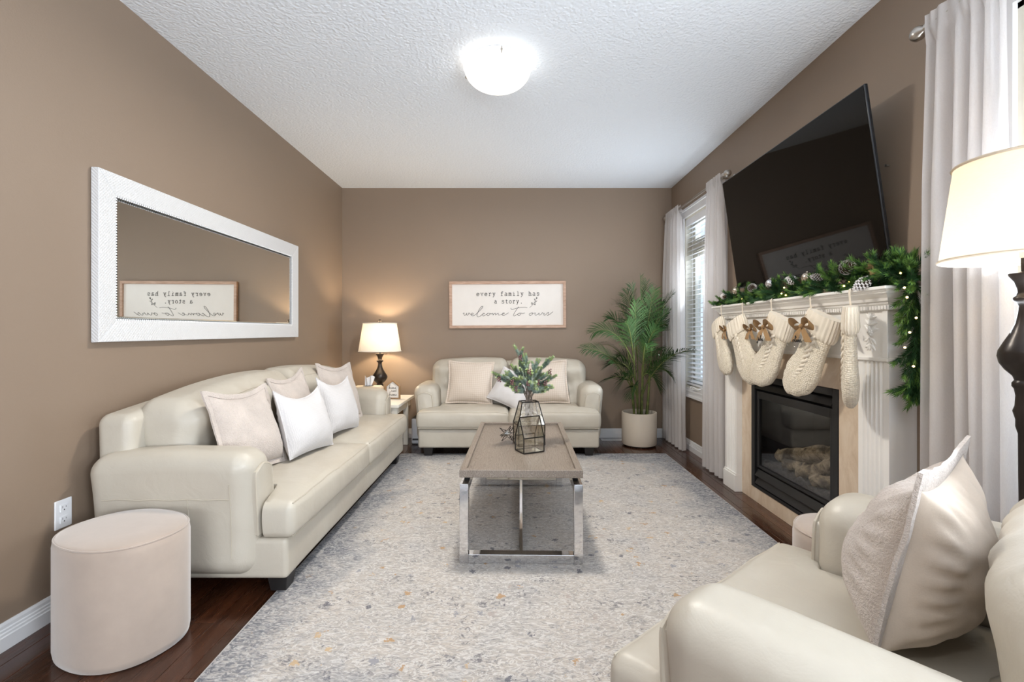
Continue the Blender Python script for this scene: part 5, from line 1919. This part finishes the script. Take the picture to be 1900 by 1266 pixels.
FR = [(1188, 514, 4.74, .10, 34, .21), (1144, 566, 4.66, .34, 36, .20), (1252, 546, 4.55, .22, 36, .20), (1100, 617, 4.60, .30, 36, .19), (1082, 648, 4.52, .26, 38, .19), (1262, 603, 4.72, .26, 32, .17),
      (1296, 650, 3.98, .26, 36, .15), (1124, 708, 4.50, .16, 30, .19), (1172, 738, 4.42, .20, 28, .15), (1228, 560, 4.86, .20, 32, .18), (1162, 540, 4.86, .16, 32, .19), (1214, 536, 4.66, .18, 34, .19),
      (1112, 642, 4.86, .24, 32, .18), (1266, 655, 4.60, .22, 32, .18), (1130, 678, 4.66, .20, 32, .19), (1246, 700, 4.50, .20, 28, .16), (1200, 640, 4.40, .30, 30, .17), (1160, 600, 4.50, .24, 32, .19), (1224, 610, 4.50, .22, 32, .18), (1204, 572, 4.92, .14, 30, .19), (1180, 560, 4.58, .16, 34, .20), (1150, 660, 4.86, .22, 30, .18), (1240, 650, 4.86, .20, 30, .17),
      (1172, 530, 4.66, .14, 34, .19), (1130, 590, 4.78, .30, 34, .18), (1240, 580, 4.66, .24, 34, .17), (1118, 660, 4.60, .22, 32, .18), (1150, 720, 4.56, .16, 28, .17), (1222, 720, 4.52, .16, 28, .16), (1200, 524, 4.80, .10, 34, .19)]
for i, (px_, py_, yy, rise, nl, lm) in enumerate(FR):
    tip = ptip(px_, py_, yy)
    if tip.x > 1.56 - porg.x:
        tip.x = 1.56 - porg.x
    # a frond springs from the head of the cane that leans its way
    b0, t0 = min(canes, key=lambda cc: (cc[1].xy - tip.xy * 0.25).length + 0.35 * abs(cc[1].z - 0.8) + rp.uniform(0, .06))
    frac = 1.0 if tip.z > 1.1 else rp.uniform(0.35, 0.8)
    frond(b0.lerp(t0, frac), tip, rise, int(nl * 0.95), lm * 1.12, 100 + i)

# ---------------------------------------------------------------- garland on the mantel
gl = thing('pine_garland', 'lit pine garland with frosted cones lying along the mantel shelf', 'garland', (1.60, 2.76, 1.338))
gorg = Vector(gl.location)
path = spline([Vector(p) - gorg for p in ((1.575, 3.585, 1.352), (1.585, 3.30, 1.362), (1.58, 2.95, 1.366), (1.582, 2.60, 1.37), (1.582, 2.30, 1.375), (1.595, 2.08, 1.385), (1.61, 1.96, 1.385), (1.625, 1.898, 1.345), (1.632, 1.896, 1.24), (1.638, 1.900, 1.10), (1.642, 1.900, 0.98), (1.645, 1.90, 0.93))], 8)
MB().tube(path, 0.006, 6).build('wire_core', 'bark_grey', gl)
gvar = [needle_sprig(0.125, 190, 0.042, 0.0017, 40 + s, None, 0.12 if s < 4 else 0.55, 0.22, 48, 0.002).mesh('sprig', ['needle_green', 'needle_light', 'bark_grey'], smooth=0, recalc=False) for s in range(6)]
rg = random.Random(21)
NSP = 292
for i in range(NSP):
    f = (i + rg.random()) / NSP
    f = (f * 0.82 if f < 0.78 else 0.6396 + (f - 0.78) * 1.638) * (len(path) - 2)
    k = int(f)
    p = path[k].lerp(path[k + 1], f - k)
    tg = (path[k + 1] - path[k]).normalized()
    hang = p.z + gorg.z < 1.33
    w_ = rg.uniform(0, 2 * PI)
    if hang:
        # falls down the end of the mantel: sprays spread sideways, to the room and downward
        d = Vector((math.cos(w_) * 0.55 - 0.32, math.sin(w_) * 0.16 - 0.05, 0)) + tg * rg.uniform(0.5, 1.3)
    else:
        up = rg.uniform(-0.10, 0.85)
        d = Vector((rg.uniform(-0.80, 0.40), 0, up)) + tg * rg.uniform(-0.9, 1.1)
        if i % 5 < 2 and p.y + gorg.y > 2.0:
            p = Vector((p.x - 0.018, p.y, 1.351 - gorg.z))
            d = Vector((rg.uniform(-0.5, 0.0), 0, rg.uniform(0.02, 0.28))) + tg * rg.choice((-1, 1))
    d.normalize()
    s = link('sprig', gvar[rg.randrange(6)], gl)
    sc = rg.uniform(0.62, 1.0)
    fx = 0.0
    if not hang and p.y + gorg.y > 3.4:
        sc *= 0.8
    orient(s, p - d * 0.01, d, rg.uniform(0, 6))
    s.scale = (sc, sc, sc)
    # keep the tips above the shelf and clear of the television
    tip = p + d * 0.125 * sc + gorg
    if tip.x > 1.665:
        d.x = -abs(d.x) * 0.4
        orient(s, p - d.normalized() * 0.01, d, 0)
    if not hang and tip.x < 1.49:
        d.x *= 0.3
        orient(s, p - d.normalized() * 0.01, d, 0)


def cone_mesh(L, r0, seed):
    rr = random.Random(seed)
    mb = MB()
    mb.lathe([(0.002, 0), (r0 * 0.55, L * 0.15), (r0 * 0.6, L * 0.4), (r0 * 0.35, L * 0.8), (0.001, L)], 10, mi=0)
    n = 64
    for i in range(n):
        t = (i + 0.5) / n
        z = L * (0.02 + 0.95 * t)
        rad = r0 * math.sin(PI * (0.18 + 0.80 * t)) ** 0.8
        w_ = i * 2.39996
        d = Vector((math.cos(w_), math.sin(w_), 0))
        s_ = Vector((-math.sin(w_), math.cos(w_), 0))
        up = Vector((0, 0, 1))
        ww = 0.0085 * (0.5 + 0.6 * math.sin(PI * (0.15 + 0.8 * t)))
        a = d * rad * 0.4 + up * z
        b = d * rad * 0.88 + up * (z + 0.004)
        c = d * rad * 1.05 + up * (z + 0.010)
        mb.add([a + s_ * ww * .4, a - s_ * ww * .4, b - s_ * ww, b + s_ * ww], [(0, 1, 2, 3)], 0)
        mb.add([b + s_ * ww, b - s_ * ww, c - s_ * ww * .7, c + s_ * ww * .7], [(0, 1, 2, 3)], 1)
    return mb.mesh('pine_cone', ['cone_brown', 'cone_frost'], smooth=0, recalc=False)


cm = cone_mesh(0.085, 0.028, 3)


def gpt(px_, py_, x):
    yy = 870 * x / (px_ - 950)
    return Vector((x, yy, 1.149 - (py_ - 615) / 870 * yy)) - gorg


for (px_, py_, x, d, sc) in ((1345, 551, 1.545, (.1, .6, .1), .75), (1392, 537, 1.545, (-.2, -.9, .15), .95), (1480, 522, 1.545, (-.25, .8, .2), .9), (1528, 517, 1.55, (-.9, .2, .2), .7), (1563, 501, 1.56, (-.2, -.95, .1), 1.2), (1618, 515, 1.545, (-.35, .55, -.45), .95)):
    o = link('pine_cone', cm, gl)
    orient(o, gpt(px_, py_, x), d, 1.0)
    o.scale = (sc, sc, sc)
for (px_, py_, x, r_, mt) in ((1366, 540, 1.55, .026, 'bauble_champagne'), (1430, 527, 1.55, .030, 'bauble_silver'), (1498, 516, 1.565, .030, 'bauble_champagne')):
    c = gpt(px_, py_, x)
    b = MB().sphere((0, 0, 0), r_, 24).build('bauble', mt, gl, smooth=80, loc=c)
    MB().lathe([(0.006, r_ - 0.001), (0.006, r_ + 0.006), (0.002, r_ + 0.007)], 10).build('bauble_cap', 'nickel', b)
for (px_, py_, x) in ((1377, 555, 1.54), (1450, 545, 1.54), (1458, 548, 1.54), (1455, 534, 1.55), (1576, 524, 1.55), (1599, 523, 1.55), (1566, 531, 1.545), (1672, 491, 1.60), (1671, 507, 1.59), (1678, 534, 1.60), (1683, 552, 1.61), (1688, 617, 1.63), (1679, 645, 1.62), (1490, 540, 1.54), (1412, 548, 1.54), (1625, 500, 1.60), (1700, 590, 1.64), (1695, 680, 1.64)):
    c = gpt(px_, py_, x)
    if px_ > 1660 and py_ > 510:
        yy = 1.80
        c = Vector(((px_ - 950) / 870 * yy, yy, 1.149 - (py_ - 615) / 870 * yy)) - gorg
    MB().sphere((0, 0, 0), 0.0042, 8).build('fairy_light', 'fairy_glow', gl, smooth=80, loc=c)
# dried tan leaves
for (px_, py_, x, a_) in ((1622, 497, 1.56, .3), (1632, 506, 1.57, -.5), (1628, 512, 1.56, .9)):
    c = gpt(px_, py_, x)
    lf = MB()
    for q in range(3):
        w_ = a_ + q * 0.5
        d = Vector((-.2, math.cos(w_), math.sin(w_) * .6)).normalized() * 0.05
        s_ = Vector((0.3, -.2, 1)).normalized() * 0.010
        lf.add([(0, 0, 0), d * .5 + s_, d, d * .5 - s_], [(0, 1, 2, 3)])
    lf.build('dried_leaf', 'burlap_tan', gl, smooth=0, recalc=False, loc=c)


# ---------------------------------------------------------------- stockings
def sweep_ellipse(cl, hw_, ht_, n=22, rib=0, ribamp=0.0):
    """cl: centre line in the local yz plane; elliptical section (half width in plane, half thickness in x)"""
    k = len(cl)
    rows_ = []
    for i, p in enumerate(cl):
        t = (cl[min(i + 1, k - 1)] - cl[max(i - 1, 0)]).normalized()
        nrm = Vector((0, -t.z, t.y))
        row = []
        for j in range(n):
            w_ = 2 * PI * j / n
            m_ = 1.0
            rb_ = ribamp * (1 if (j // 2) % 2 else -1) if rib else 0.0
            ca, sa = math.cos(w_), math.sin(w_)
            e = 0.8
            row.append(p + nrm * hw_[i] * m_ * (abs(ca) ** e) * (1 if ca > 0 else -1) + nrm * rb_ * ca + Vector((ht_[i] * m_ * (abs(sa) ** e) * (1 if sa > 0 else -1) + rb_ * sa, 0, 0)))
        rows_.append(row)
    return rows_


def lerp_list(keys, n):
    out = []
    for i in range(n):
        t = i / (n - 1) * (len(keys) - 1)
        k = min(int(t), len(keys) - 2)
        f = t - k
        f = f * f * (3 - 2 * f)
        out.append(keys[k] * (1 - f) + keys[k + 1] * f)
    return out


def make_bow(parent, c, s, flip=1):
    """burlap bow in the yz plane facing -x, centred at c"""
    root = MB()
    for side in (-1, 1):
        pts = spline([Vector(c), Vector(c) + Vector((-0.012, side * 0.022 * s, 0.022 * s)), Vector(c) + Vector((-0.010, side * 0.052 * s, 0.020 * s)), Vector(c) + Vector((-0.004, side * 0.050 * s, -0.008 * s)), Vector(c) + Vector((0.004, 0, -0.002))], 5)
        vs, fs = [], []
        for q, p in enumerate(pts):
            t = q / (len(pts) - 1)
            wd = 0.007 + 0.013 * math.sin(PI * t)
            off_ = Vector((-0.75, 0, 0.65)) * wd * s
            vs += [p + off_, p - off_]
        for q in range(len(pts) - 1):
            fs.append((2 * q, 2 * q + 1, 2 * q + 3, 2 * q + 2))
        root.add(vs, fs)
        tl_ = [Vector(c), Vector(c) + Vector((-0.008, side * 0.020 * s, -0.030 * s)), Vector(c) + Vector((-0.006, side * 0.040 * s, -0.068 * s))]
        vs, fs = [], []
        for q, p in enumerate(tl_):
            wd = (0.007, 0.017, 0.020)[q] * s
            off_ = Vector((0, wd, -side * wd * 0.35 * 0))
            vs += [p + off_, p - off_]
        fs = [(0, 1, 3, 2), (2, 3, 5, 4)]
        root.add(vs, fs)
    root.sphere(Vector(c) + Vector((-0.008, 0, 0)), 0.009 * s, 10)
    return root.build('bow', 'burlap_tan', parent, smooth=60, recalc=False)


def make_stocking(label, y, yaw, mirror, bow, name_strokes=None, twist=0.0, size=1.0, zt=1.262, xh=1.527, tilt=0.0):
    root = thing('knit_stocking', label, 'stocking', (xh, y, zt), yaw, 'knitted stockings on the mantel')
    m_ = -1 if mirror else 1
    # leg runs down from the hung corner, foot bulges towards +y (m=1)
    S = size

    def P(a, b):
        return Vector((0, m_ * a * S, b * S))
    cl = spline([P(-0.095, -0.10), P(-0.093, -0.20), P(-0.086, -0.29), P(-0.060, -0.365), P(-0.020, -0.425), P(0.010, -0.458)], 5)
    n = len(cl)
    hw_ = lerp_list([0.088 * S, 0.084 * S, 0.090 * S, 0.104 * S, 0.104 * S, 0.082 * S, 0.050 * S, 0.006], n)
    ht_ = lerp_list([0.020, 0.024, 0.026, 0.030, 0.034, 0.032, 0.022, 0.003], n)
    body = MB()
    rows_ = sweep_ellipse(cl, hw_, ht_)
    body.prism(rows_[0], rows_)
    # a raised cable down the front
    body.build('sock', 'knit_cream', root, smooth=70)
    cab = MB()
    for s in (-1, 1):
        pts = []
        for q in range(40):
            t = q / 39 * 0.62
            i = t * (n - 1)
            k = int(i)
            p = cl[k].lerp(cl[min(k + 1, n - 1)], i - k)
            pts.append(p + Vector((-0.024 - 0.004 * math.cos(q * 0.8 + (PI if s > 0 else 0)), 0.013 * math.sin(q * 0.8 + (PI if s > 0 else 0)), 0)))
        cab.tube(pts, 0.008, 6)
    cab.build('cable_knit', 'knit_rib', root, smooth=70)
    # turned-down ribbed cuff
    cc = spline([P(-0.095, 0.0), P(-0.095, -0.04), P(-0.095, -0.09), P(-0.094, -0.112)], 5)
    k = len(cc)
    # the cuff is skewed: hung from its corner
    rows_ = sweep_ellipse(cc, lerp_list([0.100 * S, 0.106 * S, 0.106 * S, 0.098 * S], k), lerp_list([0.026, 0.031, 0.033, 0.027], k), 88, 1, 0.0022)
    MB().prism(rows_[0], rows_).build('cuff', 'knit_rib', root, smooth=50)
    for o in root.children:
        o.rotation_euler = (m_ * R(23) + tilt, 0, 0)
    # hanging loop over the shelf edge
    lp = [Vector((0.010, m_ * 0.006, -0.018)), Vector((0, 0, 0.0)), Vector((-0.004, 0, 0.040)), Vector((-0.003, 0, 1.339 - zt)), Vector((0.020, 0, 1.3425 - zt)), Vector((0.045, 0, 1.342 - zt))]
    r_ = MB()
    vs, fs = [], []
    cy, sy = math.cos(-yaw), math.sin(-yaw)
    for q, p in enumerate(spline(lp, 3)):
        for d in (-0.0065, 0.0065):
            v_ = Vector((p.x, p.y + d, p.z))
            vs.append(Vector((v_.x * cy - v_.y * sy, v_.x * sy + v_.y * cy, v_.z)))
    for q in range(len(vs) // 2 - 1):
        fs.append((2 * q, 2 * q + 1, 2 * q + 3, 2 * q + 2))
    r_.add(vs, fs)
    rb = r_.build('hanging_loop', 'knit_rib', root, smooth=60, recalc=False)
    if bow:
        b = make_bow(root, Vector((-0.048 if bow > 0 else -0.01, m_ * (0.002 if bow > 0 else 0.10) * S, -0.092 if bow > 0 else -0.10)), 1.2 if bow > 0 else 0.95)
    if name_strokes:
        cy_, cz_ = m_ * 0.006 * S, -0.168
        tg_ = MB().lathe([(0.036, -0.0012), (0.0375, 0), (0.036, 0.0012)], 32).build('name_tag', 'acrylic_clear', root, smooth=60, loc=(-0.070, cy_, cz_))
        tg_.rotation_euler = (0, R(90), 0)
        tm = MB()
        for pl in name_strokes:
            tm.tube(spline([Vector((-0.0735, -(x - 0.5) * 0.064 + cy_, cz_ - 0.006 + z * 0.026)) for x, z in pl], 3), 0.0019, 5)
        tm.build('name_lettering', 'ink_black', root, smooth=60)
        sr = MB().tube(spline([Vector((-0.012, 0, -0.015)), Vector((-0.048, 0.010, -0.075)), Vector((-0.071, cy_, cz_ + 0.034))], 4), 0.0012, 5)
        sr.build('twine', 'burlap_tan', root)
    return root


OLIVIA = [[(.12, .5), (.02, .25), (.10, 0), (.2, .2), (.13, .5), (.24, .4)], [(.24, .2), (.36, 1.15), (.30, 1.1), (.27, .3), (.33, 0), (.4, .2)], [(.42, .5), (.42, .05), (.48, .1)], [(.43, .85), (.45, .9)],
          [(.5, .5), (.56, 0), (.64, .5)], [(.69, .5), (.69, .05), (.75, .1)], [(.70, .85), (.72, .9)], [(.9, .45), (.8, .4), (.79, .05), (.9, .1), (.91, .5), (.92, .02), (1.0, .1)]]
JULIA = [[(.3, .9), (.28, 0), (.2, -.6), (.12, -.3), (.3, 0)], [(.38, .5), (.38, .05), (.5, .1), (.5, .5), (.51, .02), (.56, .1)], [(.58, .2), (.66, 1.1), (.62, 1.1), (.6, .2), (.66, 0)], [(.72, .5), (.72, .05)],
         [(.9, .45), (.8, .4), (.79, .05), (.9, .1), (.91, .5), (.92, .02), (1.0, .1)]]
make_stocking('cream knitted stocking hanging nearest the curtain, narrow and half turned', 3.415, R(-4), True, -1, size=0.92, zt=1.258)
make_stocking('cream knitted stocking second from the curtain, toe towards the fire', 3.10, R(6), True, -1, zt=1.262)
make_stocking('cream knitted stocking with a tan bow hanging over the middle of the fire', 2.755, R(7), False, 1, JULIA, zt=1.268)
make_stocking('cream knitted stocking with a tan bow and a tag lettered olivia', 2.395, R(8), False, 1, OLIVIA, zt=1.268, size=1.02)
make_stocking('cream knitted stocking turned edge-on beside the carved ornament', 2.115, R(-36), False, -2, zt=1.266, size=0.98, tilt=R(-18))
